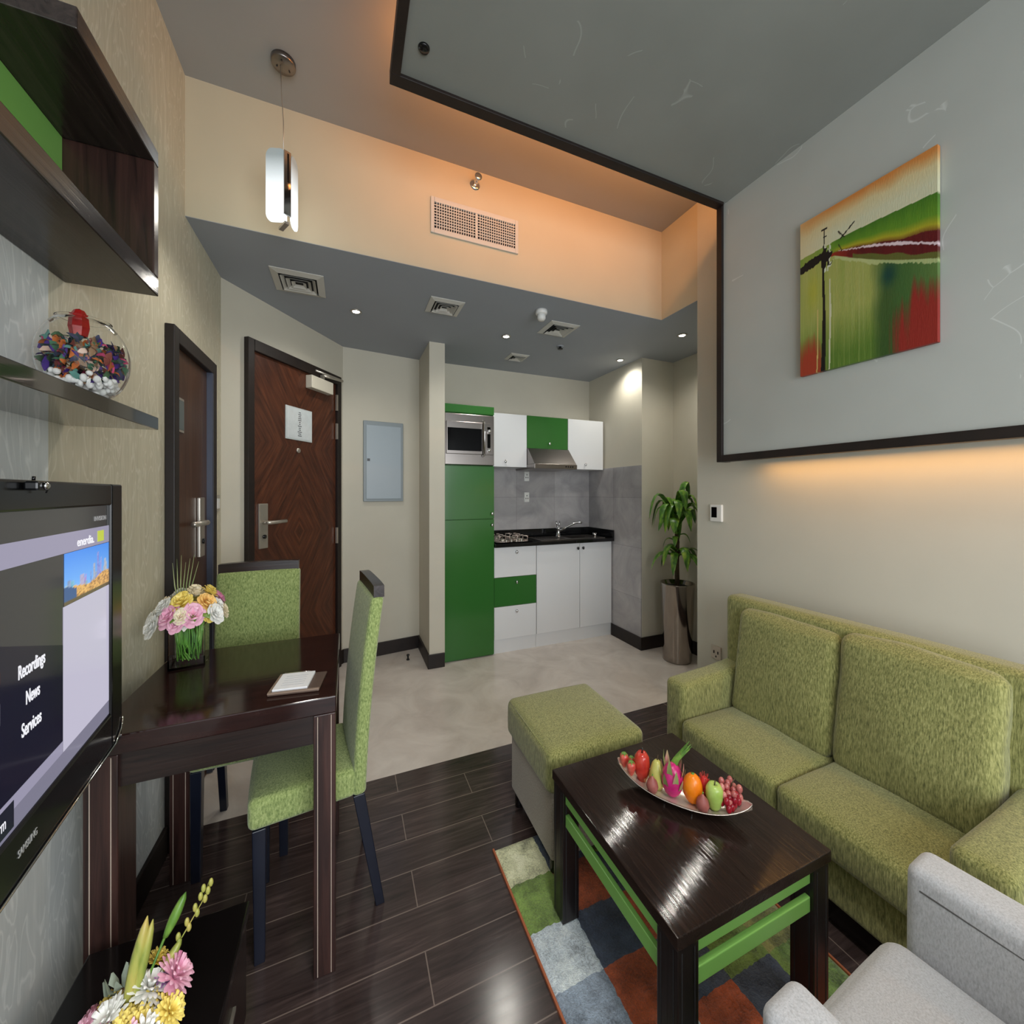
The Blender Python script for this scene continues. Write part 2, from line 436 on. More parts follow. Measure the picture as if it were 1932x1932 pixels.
# ------------------------------------------------------------------ the setting
ZL, ZH, ZP = 2.42, 2.99, 2.745           # low ceiling, high ceiling, dropped panel
XL, XR, YB = -0.605, 1.88, 1.98          # left wall, right wall, bulkhead face
YREAR = -1.6
E0 = Vector((-0.605, 2.47)); E1 = Vector((-0.03, 3.28)); ED = (E1-E0).normalized(); EN = Vector((ED.y, -ED.x))
struct(MB().box(-0.71, YREAR-0.1, -0.06, 2.7, 1.885, 0).build('floor', M['planks']))
struct(MB().box(-0.71, 1.885, -0.06, 2.7, 3.5, 0).build('floor', M['tile']))
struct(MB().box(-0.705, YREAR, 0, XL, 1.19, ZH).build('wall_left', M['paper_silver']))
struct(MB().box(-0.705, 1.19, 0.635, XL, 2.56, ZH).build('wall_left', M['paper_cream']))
struct(MB().box(-0.705, 1.19, 0, XL, 2.56, 0.635).build('wall_left', M['paper_silver']))  # silver under the table: cool light put into the paper's colour
en = Vector((-EN.x, -EN.y))*0.1
struct(MB().prism([tuple(E0), tuple(E1), (0.56, 3.36), (0.56, 3.46), tuple(E1+en), tuple(E0+en)], 0, ZL).build('wall_entry', M['wallp']))
struct(MB().box(0.56, 3.36, 0, 2.25, 3.46, ZL).build('wall_back', M['wallp']))
struct(MB().box(0.56, 2.92, 0, 0.676, 3.36, ZL).build('wall_pillar', M['wallp']))
struct(MB().box(2.25, 2.59, 0, 2.687, 3.46, ZL).build('wall_kitchen', M['wallp']))
struct(MB().box(2.587, 1.697, 0, 2.687, 2.59, ZL).build('wall_niche', M['wallp']))
struct(MB().box(XR, YREAR, 0, 2.687, 1.697, ZH).build('wall_right', M['wallg']))
struct(MB().prism([(-0.605,YB),(XR,YB),(XR,1.697),(2.687,1.697),(2.687,3.46),(-0.605,3.46)], ZL+0.002, ZH).build('wall_bulkhead', M['cream']))
struct(MB().prism([(-0.605,YB+.0005),(XR+.0005,YB+.0005),(XR+.0005,1.6975),(2.687,1.6975),(2.687,3.46),(-0.605,3.46)], ZL, ZL+0.002).build('ceiling', [M['ceil_low']]))
struct(MB().box(-0.705, YREAR, ZH, 2.687, 3.46, ZH+0.06).build('ceiling', M['ceil']))
# rear wall with the big window that lets the daylight in
WX0, WX1, WZ0, WZ1 = -0.45, 1.7, 0.25, 2.35
w = MB(); w.box(-0.705, YREAR-0.1, 0, WX0, YREAR, ZH).box(WX1, YREAR-0.1, 0, 2.687, YREAR, ZH).box(WX0, YREAR-0.1, 0, WX1, YREAR, WZ0).box(WX0, YREAR-0.1, WZ1, WX1, YREAR, ZH)
struct(w.build('wall_rear', M['cream']))
w = MB()
for x in (WX0, (WX0+WX1)/2-0.02, WX1-0.04): w.box(x, YREAR-0.07, WZ0, x+0.04, YREAR-0.03, WZ1)
for z in (WZ0, WZ1-0.05): w.box(WX0, YREAR-0.07, z, WX1, YREAR-0.03, z+0.05)
struct(w.build('window_1', M['trim']))
# feature panel: drops from the ceiling and folds down the right wall
PX, PY, PXL, ZB = 1.74, 1.44, 0.137, 1.455
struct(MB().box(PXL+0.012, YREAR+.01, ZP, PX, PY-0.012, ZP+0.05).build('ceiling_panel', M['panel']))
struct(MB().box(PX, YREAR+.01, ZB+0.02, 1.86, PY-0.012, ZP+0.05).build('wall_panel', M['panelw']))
struct(MB().box(PXL, PY-0.012-0.03, ZP-0.012, PX-0.012, PY, ZP+0.035).build('trim_1', M['trim'], bevel=0.002))
struct(MB().box(PXL, YREAR+.02, ZP-0.012, PXL+0.032, PY-0.042, ZP+0.035).build('trim_2', M['trim'], bevel=0.002))
struct(MB().box(PX-0.014, PY-0.03, ZB, 1.79, PY, ZP+0.035).build('trim_3', M['trim'], bevel=0.002))
struct(MB().box(PX-0.014, YREAR+.02, ZB, PX+0.03, PY-0.03, ZB+0.034).build('trim_4', M['trim'], bevel=0.002))
# skirting
def skirt(name, p0, p1, th=0.012, h=0.105):
    p0 = Vector(p0); p1 = Vector(p1); d = (p1-p0).normalized(); n = Vector((d.y,-d.x))*th
    b = MB().prism([tuple(p0), tuple(p1), tuple(p1+n), tuple(p0+n)], 0, h)
    return struct(b.build(name, M['trim'], bevel=0.003))
skirt('baseboard_left', (XL, 0.2), (XL, 1.78))
skirt('baseboard_left', (XL, 2.29), (XL, 2.465))
skirt('baseboard_entry', tuple(E0+ED*0.94), tuple(E1))
skirt('baseboard_entry', tuple(E1), (0.56, 3.36))
skirt('baseboard_pillar', (0.56, 3.35), (0.56, 2.92))
skirt('baseboard_pillar', (0.548, 2.92), (0.674, 2.92))
skirt('baseboard_kitchen', (2.242, 2.98), (2.242, 2.59))
skirt('baseboard_kitchen', (2.23, 2.59), (2.587, 2.59))
skirt('baseboard_niche', (2.587, 2.59), (2.587, 1.70))
skirt('baseboard_right', (XR, 1.697), (XR, 1.37))
# tiled splash back and tiled side wall
struct(MB().box(0.676, 3.352, 0.0, 2.242, 3.36, 1.53).build('wall_splash', M['splash']))
struct(MB().box(2.242, 2.592, 0.0, 2.25, 3.352, 1.53).build('wall_splash', M['splash']))

# ------------------------------------------------------------------ doors
def handle_set(parent, M4, flip):
    s = -1 if flip else 1; dp = 0.03 if flip else 0.05; ln = 0.17 if flip else 0.125
    h = MB().box(-0.031, -0.012, -0.13, 0.031, 0, 0.13, M=M4).build('handle_plate', M['satin'], parent, bevel=0.003)
    MB().tube([(0,-0.012,0.02),(0,-dp,0.02),(s*0.012,-dp-0.002,0.02),(s*0.05,-dp-0.002,0.02),(s*ln,-dp,0.022)], 0.011, 12, M=M4).build('lever', M['satin'], h)
    MB().lathe([(0.012,0),(0.012,0.006)], 16, M=M4 @ Matrix.Translation((0.004,-0.012,-0.062)) @ Matrix.Rotation(PI/2,4,'X')).build('lock_knob', M['blk'], h)
    return h
def emat(t, z, n=0.0):
    """local frame on the entry wall: x along the wall, -y into the room"""
    p = E0 + ED*t + EN*n
    return Matrix(((ED.x, -EN.x, 0, p.x),(ED.y, -EN.y, 0, p.y),(0,0,1,z),(0,0,0,1)))
F = emat(0, 0)
d1 = struct(MB().box(0.135,-0.03,0,0.177,0.0,2.165,M=F).box(0.893,-0.03,0,0.937,0.0,2.165,M=F).box(0.177,-0.03,2.10,0.893,0.0,2.165,M=F).build('door_1', M['trim'], bevel=0.003))
leafO = emat(0.535, 1.05, 0.004)
lf = MB().box(-0.357,-0.006,-1.047,0.357,0.004,1.05).build('door_leaf', M['mahog'], d1, local=True)
lf.matrix_local = leafO
MB().box(-0.357,-0.0075,-1.047,-0.3475,-0.006,1.05).build('edge_strip', M['trim'], lf, local=True)
E6 = emat(0, 0, 0.01)
cl = MB().box(0.59,-0.05,2.0,0.805,0,2.085,M=E6).build('door_closer', M['offwhite'], d1, bevel=0.004)
MB().box(0.70,-0.045,2.085,0.72,-0.025,2.115,M=E6).tube([(0.71,-0.035,2.112),(0.90,-0.055,2.125)],0.009,8,M=E6).tube([(0.90,-0.055,2.125),(0.66,-0.02,2.135)],0.008,8,M=E6).build('closer_arm', M['satin'], cl)
nb = MB().box(0.415,-0.006,1.64,0.644,0,1.85,M=E6).build('notice_board', plain('notice_print', col(196,204,204), 0.3), d1, bevel=0.002)
q = MB().box(0.423,-0.0075,1.65,0.636,-0.006,1.842,M=E6); q.build('notice_paper', plain('notice_sheet', col(206,214,216), 0.3, var=0.06, vs=20), nb)
q = MB()
random.seed(3)
for k in range(13):
    z = 1.82-0.0125*k; wd = random.uniform(0.012,0.035); q.box(0.53-wd/2,-0.0085,z-0.003,0.53+wd/2,-0.0075,z+0.003,M=E6)
q.build('notice_print', plain('grey_print', col(120,124,128), 0.5), nb)
MB().lathe([(0.016,0),(0.016,0.006),(0.009,0.008)],20,M=emat(0.524,1.575,0.01)@Matrix.Rotation(PI/2,4,'X')).build('peephole', M['satin'], d1)
handle_set(d1, emat(0.245,1.108,0.01), False)
for z in (1.965,1.754,0.987): MB().box(0.883,-0.022,z-0.058,0.894,-0.008,z+0.058,M=E6).build('hinge', M['satin'], d1)
# left door
y0, y1, zt = 1.784, 2.285, 1.912
d2 = struct(MB().box(XL,y0,0,XL+0.03,y0+0.045,zt).box(XL,y1-0.045,0,XL+0.03,y1,zt).box(XL,y0+0.045,zt-0.055,XL+0.03,y1-0.045,zt).build('door_2', M['trim'], bevel=0.003))
MB().box(XL,y0+0.045,0.004,XL+0.006,y1-0.045,zt-0.055).build('door_leaf', M['walnut'], d2)
MB().box(XL+0.006,y1-0.062,0.004,XL+0.028,y1-0.045,zt-0.055).build('door_stop', plain('blue_grey_seal', col(70,76,92), 0.4), d2)
L = Matrix(((0,-1,0,XL+0.006),(1,0,0,2.125),(0,0,1,1.15),(0,0,0,1)))
handle_set(d2, L, True)
sg = MB().box(XL+0.006,1.862,1.535,XL+0.011,1.935,1.668).build('sign_plate', M['satin'], d2, bevel=0.001)
MB().box(XL+0.011,1.869,1.545,XL+0.0125,1.928,1.658).build('sign_face', plain('sign_grey', col(88,98,98), 0.3), sg)

# ------------------------------------------------------------------ kitchen
FX0, FX1, FY, KY = 0.680, 1.085, 2.962, 3.348
tc = thing('tall_cabinet', 'tall green cabinet column built around the microwave beside the cream pillar', 'cabinet', (0.88, 3.15, 0))
b = MB().box(FX0,FY+0.02,0,FX0+0.012,KY,1.985).box(FX1-0.012,FY+0.02,0,FX1,KY,1.985).box(FX0+0.012,FY+0.02,1.515,FX1-0.012,KY,1.525).box(FX0+0.012,FY+0.02,1.905,FX1-0.012,KY,1.985).box(FX0+0.012,FY+0.02,0,FX1-0.012,KY,1.50)
b.build('body', M['green'], tc)
MB().box(FX0,FY,1.922,FX1,FY+0.018,1.985).build('top_panel', M['green'], tc, bevel=0.002)
def knob(parent, x, y, z, mat=None, sc=1.0):
    return MB().lathe([(0.004*sc,0),(0.004*sc,0.014),(0.008*sc,0.016),(0.009*sc,0.022),(0.006*sc,0.026)],14,M=Matrix.Translation((x,y,z))@Matrix.Rotation(PI/2,4,'X')@Matrix.Diagonal((1,1.6,1,1))).build('knob', mat or M['chrome'], parent)
du = MB().box(FX0,FY,1.094,FX1,FY+0.018,1.512).build('door', M['green'], tc, bevel=0.002)
knob(du, 1.063, FY, 1.135)
dl = MB().box(FX0,FY,0.012,FX1,FY+0.018,1.09).build('door', M['green'], tc, bevel=0.002)
knob(dl, 1.063, FY, 1.045)
mw = thing('microwave', 'stainless steel built-in microwave with a dark window and vertical bar handle', 'microwave', (0.88, 2.99, 1.526))
MB().box(FX0+0.003,FY-0.008,1.518,FX1-0.003,FY+0.02,1.912).build('frame', M['steel'], mw, bevel=0.004)
MB().box(FX0+0.014,FY+0.02,1.53,FX1-0.014,FY+0.34,1.90).build('casing', M['blk'], mw)
md = MB().box(FX0+0.012,FY-0.022,1.60,0.99,FY-0.008,1.85).build('door', M['steel'], mw, bevel=0.003)
MB().box(FX0+0.022,FY-0.0235,1.625,0.975,FY-0.022,1.80).build('window', M['bglass'], md)
MB().tube([(0.987,FY-0.022,1.59),(0.987,FY-0.045,1.595),(0.987,FY-0.045,1.855),(0.987,FY-0.022,1.86)],0.008,10).build('handle', M['chrome'], md)
mc = MB().box(1.0,FY-0.016,1.60,1.072,FY-0.008,1.85).build('control_panel', M['steel'], mw, bevel=0.002)
MB().box(1.022,FY-0.0175,1.655,1.048,FY-0.016,1.765).build('display', M['bglass'], mc)
MB().box(1.022,FY-0.0175,1.80,1.048,FY-0.016,1.82).build('indicator_window', M['bglass'], mc)
for z in (1.785,1.635):
    MB().lathe([(0.012,0),(0.011,0.014)],16,M=Matrix.Translation((1.035,FY-0.016,z))@Matrix.Rotation(PI/2,4,'X')@Matrix.Diagonal((1,1.4,1,1))).build('dial', M['chrome'], mc)
UY = 3.105
def upper(x0, x1, z0, mat, label, kx, km=None):
    t = thing('wall_cabinet', label, 'cabinet', ((x0+x1)/2, UY+0.12, z0))
    MB().box(x0,UY+0.018,z0,x1,3.350,1.974).build('body', M['white'], t)
    d = MB().box(x0+0.001,UY,z0,x1-0.001,UY+0.017,1.974).build('door', mat, t, bevel=0.002)
    knob(d, kx, UY, z0+0.045, km)
    return t
upper(1.092, 1.440, 1.522, M['white'], 'white wall cabinet between the microwave column and the green cabinet', 1.235)
upper(1.442, 1.850, 1.690, M['green'], 'short green wall cabinet above the steel cooker hood', 1.655)
upper(1.852, 2.236, 1.517, M['white'], 'white wall cabinet at the right end, over the sink', 2.03)
hd = thing('cooker_hood', 'stainless steel cooker hood with a sloping front under the green cabinet', 'cooker hood', (1.645, 3.1, 1.50))
hx0, hx1 = 1.442, 1.850
v = [(hx0,3.345,1.545),(hx1,3.345,1.545),(hx1,2.955,1.545),(hx0,2.955,1.545),(hx0,3.345,1.688),(hx1,3.345,1.688),(hx1,3.09,1.688),(hx0,3.09,1.688)]
MB().add(v,[(3,2,6,7),(0,3,7,4),(2,1,5,6),(1,0,4,5),(4,7,6,5),(0,1,2,3)]).build('canopy', M['steel'], hd, bevel=0.002)
MB().box(hx0-0.002,2.95,1.505,hx1+0.002,3.345,1.544).build('base_rim', M['steel'], hd, bevel=0.002)
q = MB()
for k in range(4): q.cyl((0.0,0.0),0.006,0,0.004,10,M=Matrix.Translation((1.74+0.022*k,2.95,1.525))@Matrix.Rotation(PI/2,4,'X'))
q.build('buttons', M['blk'], hd)
BY = 2.975
du_ = thing('drawer_unit', 'kitchen drawer unit with a green drawer between two white ones', 'cabinet', (1.28, 3.15, 0))
MB().box(1.089,BY+0.02,0.11,1.468,KY,0.858).build('body', M['white'], du_)
MB().box(1.089,BY+0.012,0,1.468,KY,0.108).build('plinth', M['white'], du_)
for z0,z1,mat in ((0.615,0.858,'white'),(0.378,0.612,'green'),(0.112,0.375,'white')):
    d = MB().box(1.091,BY,z0,1.466,BY+0.018,z1).build('drawer', M[mat], du_, bevel=0.002)
    if mat == 'green': d['label'] = 'green drawer front'
    knob(d, 1.283, BY, z1-0.042)
sb = thing('sink_cabinet', 'white two-door base cabinet under the sink', 'cabinet', (1.85, 3.15, 0))
MB().box(1.470,BY+0.02,0.11,2.236,KY,0.70).box(1.470,BY+0.02,0.70,2.236,BY+0.035,0.858).build('body', M['white'], sb)
MB().box(1.470,BY+0.012,0,2.236,KY,0.108).build('plinth', M['white'], sb)
for x0,x1,kx in ((1.472,1.893,1.868),(1.897,2.234,1.921)):
    d = MB().box(x0,BY,0.112,x1,BY+0.018,0.858).build('door', M['white'], sb, bevel=0.002)
    knob(d, kx, BY, 0.815, M['blk'])
ct = thing('worktop', 'black granite kitchen worktop with a low upstand', 'worktop', (1.66, 3.14, 0.86))
SX0, SX1, SY0, SY1 = 1.84, 2.11, 3.03, 3.22
w = MB().box(1.089,2.94,0.862,SX0,3.349,0.89).box(SX1,2.94,0.862,2.239,3.349,0.89).box(SX0,2.94,0.862,SX1,SY0,0.89).box(SX0,SY1,0.862,SX1,3.349,0.89)
w.build('slab', M['granite'], ct, bevel=0.002)
MB().box(1.089,3.332,0.8905,2.239,3.35,0.962).box(2.222,2.94,0.8905,2.239,3.33,0.962).build('upstand', M['granite'], ct, bevel=0.002)
ck = thing('gas_hob', 'four burner gas hob with pale pan supports set in the black worktop', 'hob', (1.27, 3.13, 0.8905))
MB().box(1.11,2.965,0.891,1.43,3.30,0.899).build('hob_plate', M['bglass'], ck, bevel=0.002)
for (x,y) in ((1.19,3.05),(1.19,3.21),(1.35,3.05),(1.35,3.21)):
    g = MB()
    for k in range(4):
        a = PI/2*k+PI/4
        g.tube([(x+0.064*math.cos(a),y+0.064*math.sin(a),0.899),(x+0.068*math.cos(a),y+0.068*math.sin(a),0.938),(x+0.022*math.cos(a),y+0.022*math.sin(a),0.940)],0.0055,6)
    g.tube([(x+0.065*math.cos(2*PI*k/16),y+0.065*math.sin(2*PI*k/16),0.9) for k in range(17)],0.004,6)
    g.build('pan_support', M['iron'], ck)
    MB().lathe([(0.03,0.899),(0.03,0.908),(0.02,0.916),(0,0.917)],16,c=(x,y)).build('burner', M['satin'], ck)
for k in range(4): MB().cyl((1.20+0.045*k,2.985),0.011,0.899,0.916,14).build('control_knob', M['satin'], ck)
sk = thing('sink', 'steel kitchen sink with a ribbed drainer set in the black worktop', 'sink', (1.86, 3.12, 0.8905))
q = MB().box(1.52,2.985,0.891,SX0+0.004,3.27,0.895).box(SX1-0.004,2.985,0.891,2.17,3.27,0.895).box(SX0+0.004,2.985,0.891,SX1-0.004,SY0+0.004,0.895).box(SX0+0.004,SY1-0.004,0.891,SX1-0.004,3.27,0.895)
q.build('rim', M['steel'], sk)
q = MB()
for k in range(7): q.box(1.55+0.036*k,3.02,0.8955,1.562+0.036*k,3.23,0.899)
q.build('drainer_ribs', M['steel'], sk)
q = MB().box(SX0+0.001,SY0+0.001,0.745,SX1-0.001,SY1-0.001,0.75).box(SX0+0.001,SY0+0.001,0.75,SX0+0.005,SY1-0.001,0.8905).box(SX1-0.005,SY0+0.001,0.75,SX1-0.001,SY1-0.001,0.8905).box(SX0+0.005,SY0+0.001,0.75,SX1-0.005,SY0+0.005,0.8905).box(SX0+0.005,SY1-0.005,0.75,SX1-0.005,SY1-0.001,0.8905)
q.build('bowl', M['steel'], sk)
MB().cyl((1.98,3.12),0.025,0.751,0.756,16).build('drain', M['chrome'], sk)
q = MB().lathe([(0.018,0.895),(0.02,0.93),(0.014,0.93)],16,c=(2.125,3.08)); tag(q.build('steel_cup', M['chrome'], org=(2.125,3.08,0.8955)), 'small steel cup standing on the sink rim at the right', 'cup')
fc = thing('mixer_tap', 'chrome mixer tap with a rising spout behind the sink', 'tap', (1.80, 3.19, 0.8955))
MB().lathe([(0.024,0.896),(0.024,0.905),(0.017,0.91),(0.017,0.965),(0.02,0.97),(0.016,0.985),(0,0.987)],18,c=(1.80,3.19)).build('body', M['chrome'], fc)
MB().tube([(1.80,3.185,0.945),(1.86,3.15,0.985),(1.93,3.11,1.025),(1.965,3.09,1.033),(1.985,3.08,1.026)],0.0095,10).build('spout', M['chrome'], fc)
MB().tube([(1.79,3.19,0.985),(1.775,3.185,1.04)],[0.007,0.009],10).tube([(1.81,3.192,0.985),(1.815,3.195,1.04)],[0.006,0.007],10).build('lever', M['chrome'], fc)
def outlet(x, z, label, w=0.05, h=0.09, y=3.352):
    t = thing('wall_outlet', label, 'outlet', (x, y, z))
    MB().box(x-w/2,y-0.006,z-h/2,x+w/2,y-0.0005,z+h/2).build('plate', M['plastic'], t, bevel=0.002)
    q = MB()
    for dx,dz in ((0,0.016),(-0.01,-0.01),(0.01,-0.01)): q.box(x+dx-0.003,y-0.0072,z+dz-0.008,x+dx+0.003,y-0.006,z+dz+0.004)
    q.build('slots', M['blk'], t)
outlet(1.552, 1.455, 'small upper socket on the grey splashback just under the hood')
outlet(1.552, 1.26, 'lower socket on the grey splashback, between hood and hob')
outlet(1.125, 1.262, 'socket on the splashback hard against the green column', 0.04)

# ------------------------------------------------------------------ wall fittings
ep = thing('electrical_panel', 'grey metal electrical panel door on the cream wall right of the entrance', 'electrical panel', (0.27, 3.33, 1.55))
ea = math.atan2(3.36-3.28, 0.56+0.03)
EPM = Matrix.Translation((-0.03,3.28,0)) @ Matrix.Rotation(ea,4,'Z')
MB().box(0.145,-0.022,1.232,0.455,-0.001,1.868,M=EPM).build('frame', M['paintedgreyd'], ep, bevel=0.004)
pd = MB().box(0.165,-0.028,1.252,0.437,-0.022,1.835,M=EPM).build('door', M['paintedgrey'], ep, bevel=0.003)
MB().box(0.172,-0.031,1.55,0.192,-0.028,1.57,M=EPM).build('latch', M['blk'], pd)
ls = thing('light_switch', 'double light switch on the striped wall between the two doors', 'switch', (XL, 2.375, 1.245))
MB().box(XL,2.33,1.205,XL+0.006,2.43,1.29).build('plate', M['satin'], ls, bevel=0.002)
for y in (2.355,2.402): MB().box(XL+0.006,y-0.016,1.222,XL+0.009,y+0.016,1.272).build('rocker', M['plastic'], ls)
th = thing('thermostat', 'white room thermostat on the wall left of the sofa', 'thermostat', (XR, 1.563, 1.19))
MB().box(XR-0.014,1.526,1.142,XR+0.002,1.60,1.236).build('casing', M['plastic'], th, bevel=0.004)
MB().box(XR-0.0155,1.555,1.165,XR-0.014,1.588,1.222).build('display', M['bglass'], th)
so = thing('wall_outlet', 'grey wall socket just above the left arm of the sofa', 'outlet', (XR, 1.565, 0.43))
MB().box(XR-0.008,1.535,0.385,XR-0.0005,1.597,0.458).build('plate', M['satin'], so, bevel=0.002)
MB().box(XR-0.0095,1.55,0.415,XR-0.008,1.556,0.43).box(XR-0.0095,1.575,0.415,XR-0.008,1.581,0.43).box(XR-0.0095,1.562,0.395,XR-0.008,1.568,0.405).build('slots', M['blk'], so)

# ------------------------------------------------------------------ ceiling fittings
def vent(x, y, w, label, grp='square ceiling diffusers'):
    t = thing('ceiling_vent', label, 'air vent', (x, y, ZL), group=grp)
    h = w/2
    q = MB()
    def ring(q, a, b, z0, z1, m=0):
        for s in (-1,1):
            q.add([(x+s*a,y-a,z1),(x+s*a,y+a,z1),(x+s*b,y+b,z0),(x+s*b,y-b,z0)],[(0,1,2,3)],m)
            q.add([(x-a,y+s*a,z1),(x+a,y+s*a,z1),(x+b,y+s*b,z0),(x-b,y+s*b,z0)],[(0,1,2,3)],m)
    ring(q, h*0.72, h, ZL-0.004, ZL-0.012)
    ring(q, h, h, ZL-0.004, ZL-0.0005)
    q.build('frame', M['ventmetal'], t)
    q = MB()
    for k, a in enumerate((0.66, 0.47, 0.28)): ring(q, h*(a-0.13), h*a, ZL-0.016, ZL-0.003)
    q.build('louvre', M['ventmetal'], t)
    MB().box(x-h*0.72,y-h*0.72,ZL-0.002,x+h*0.72,y+h*0.72,ZL-0.0006).build('duct_shade', M['ventdark'], t)  # near-black sheet paints the shade inside the vent
vent(-0.235, 2.372, 0.245, 'square white ceiling vent above the entrance, leftmost of the four')
vent(0.54, 2.34, 0.20, 'square white ceiling vent before the pillar, second from the left')
vent(1.33, 2.36, 0.215, 'square white ceiling vent beside the smoke detector')
vent(1.29, 2.98, 0.16, 'small white ceiling vent deepest in the kitchen, over the hob')
def downlight(x, y, label):
    t = thing('downlight', label, 'downlight', (x, y, ZL), group='recessed ceiling spotlights')
    MB().lathe([(0.032,ZL-0.0005),(0.034,ZL-0.004),(0.026,ZL-0.008),(0.022,ZL-0.004)],24,c=(x,y)).build('ring', M['satin'], t)
    MB().lathe([(0.0,ZL-0.0058),(0.02,ZL-0.0045),(0.0205,ZL-0.004)],20,c=(x,y)).build('lens', M['lensw'], t)
    l = bpy.data.lights.new('downlight_beam','SPOT'); l.energy = SPOT; l.spot_size = R(150); l.spot_blend = 0.8; l.shadow_soft_size = 0.03; l.color = (1,0.95,0.86)
    o = bpy.data.objects.new('downlight_beam', l); C.objects.link(o); o.location = (x,y,ZL-0.02)
SPOT = 12
downlight(0.051, 2.608, 'recessed spotlight in front of the entrance door')
downlight(1.047, 2.609, 'recessed spotlight in front of the green column')
downlight(2.12, 2.706, 'recessed spotlight against the tiled kitchen side wall')
downlight(2.191, 2.109, 'recessed spotlight over the potted plant')
sd = thing('smoke_detector', 'round white smoke detector beside a ceiling vent', 'smoke detector', (1.10,2.16,ZL))
MB().lathe([(0.036,ZL-0.0005),(0.036,ZL-0.02),(0.032,ZL-0.026)],24,c=(1.10,2.16)).build('base', M['plastic'], sd)
MB().lathe([(0.026,ZL-0.026),(0.026,ZL-0.05),(0.018,ZL-0.062),(0,ZL-0.063)],24,c=(1.10,2.16)).build('sensor', M['plastic'], sd)
s1 = thing('sprinkler', 'small dark sprinkler head on the kitchen ceiling', 'sprinkler', (1.50,2.63,ZL))
MB().lathe([(0.028,ZL-0.0005),(0.028,ZL-0.004)],20,c=(1.50,2.63)).build('escutcheon', M['ceil_low'], s1)
MB().lathe([(0.01,ZL-0.004),(0.01,ZL-0.018),(0.02,ZL-0.02),(0.02,ZL-0.023)],16,c=(1.50,2.63)).build('head', M['blk'], s1)
s2 = thing('sprinkler', 'chrome side-wall sprinkler head above the wall grille', 'sprinkler', (0.618,YB,2.921))
SM = Matrix.Translation((0.618,YB+0.003,2.915))@Matrix.Rotation(PI/2,4,'X')
MB().lathe([(0.028,0),(0.028,0.006),(0.014,0.01)],20,M=SM).build('escutcheon', M['chrome'], s2)
MB().lathe([(0.012,0.01),(0.012,0.035),(0.007,0.04),(0.007,0.06),(0.019,0.062),(0.019,0.066)],16,M=SM).build('head', M['chrome'], s2)
cs = MB().lathe([(0.0,ZP-0.006),(0.016,ZP-0.006),(0.019,ZP-0.0005)],20,c=(0.23,1.29))
tag(cs.build('ceiling_sensor', M['blk'], org=(0.23,1.29,ZP)), 'small round black sensor in the dropped ceiling panel', 'sensor')
gr = thing('wall_grille', 'white egg-crate return air grille high on the cream bulkhead', 'air vent', (0.623,YB,2.69))
gx0,gx1,gz0,gz1 = 0.385,0.862,2.605,2.785
MB().box(gx0,YB-0.012,gz0,gx0+0.018,YB-0.0005,gz1).box(gx1-0.018,YB-0.012,gz0,gx1,YB-0.0005,gz1).box(gx0+0.018,YB-0.012,gz0,gx1-0.018,YB-0.0005,gz0+0.025).box(gx0+0.018,YB-0.012,gz1-0.025,gx1-0.018,YB-0.0005,gz1).box(0.617,YB-0.012,gz0+0.025,0.631,YB-0.0005,gz1-0.025).build('frame', M['ventmetal'], gr, bevel=0.002)
MB().box(gx0+0.018,YB-0.002,gz0+0.025,gx1-0.018,YB-0.0008,gz1-0.025).build('duct_shade', M['ventdark'], gr)  # near-black sheet paints the shade behind the grid
for (a,b_) in ((gx0+0.018,0.617),(0.631,gx1-0.018)):
    q = MB(); n = 17
    for k in range(1,n): x = a+(b_-a)*k/n; q.box(x-0.0022,YB-0.011,gz0+0.025,x+0.0022,YB-0.0095,gz1-0.025)
    for k in range(1,9): z = gz0+0.025+(gz1-gz0-0.05)*k/9; q.box(a,YB-0.0112,z-0.0024,b_,YB-0.0098,z+0.0024)
    q.build('grid', M['ventmetal'], gr)
# unseen fill spotlights added to the dropped panel to brighten the front of the room
for dx_, dy_, lb in ((0.36,0.05,'added unseen fill spotlight in the dropped panel, front left'),(0.98,0.05,'added unseen fill spotlight in the dropped panel, front right'),(0.36,-0.85,'added unseen fill spotlight in the dropped panel, rear left'),(0.98,-0.85,'added unseen fill spotlight in the dropped panel, rear right')):
    t = thing('downlight', lb, 'downlight', (dx_, dy_, ZP), group='added fill spotlights in the dropped panel')
    MB().lathe([(0.032,ZP-0.0005),(0.034,ZP-0.004),(0.026,ZP-0.008),(0.022,ZP-0.004)],24,c=(dx_,dy_)).build('ring', M['satin'], t)
    MB().lathe([(0.0,ZP-0.0058),(0.02,ZP-0.0045),(0.0205,ZP-0.004)],20,c=(dx_,dy_)).build('lens', M['lensw'], t)
    l = bpy.data.lights.new('downlight_beam','SPOT'); l.energy = (56 if dx_ < 0.6 else 13); l.spot_size = R(112); l.spot_blend = 0.8; l.shadow_soft_size = 0.10; l.color = (1,0.95,0.88)
    o = bpy.data.objects.new('downlight_beam', l); C.objects.link(o); o.location = (dx_,dy_,ZP-0.02)
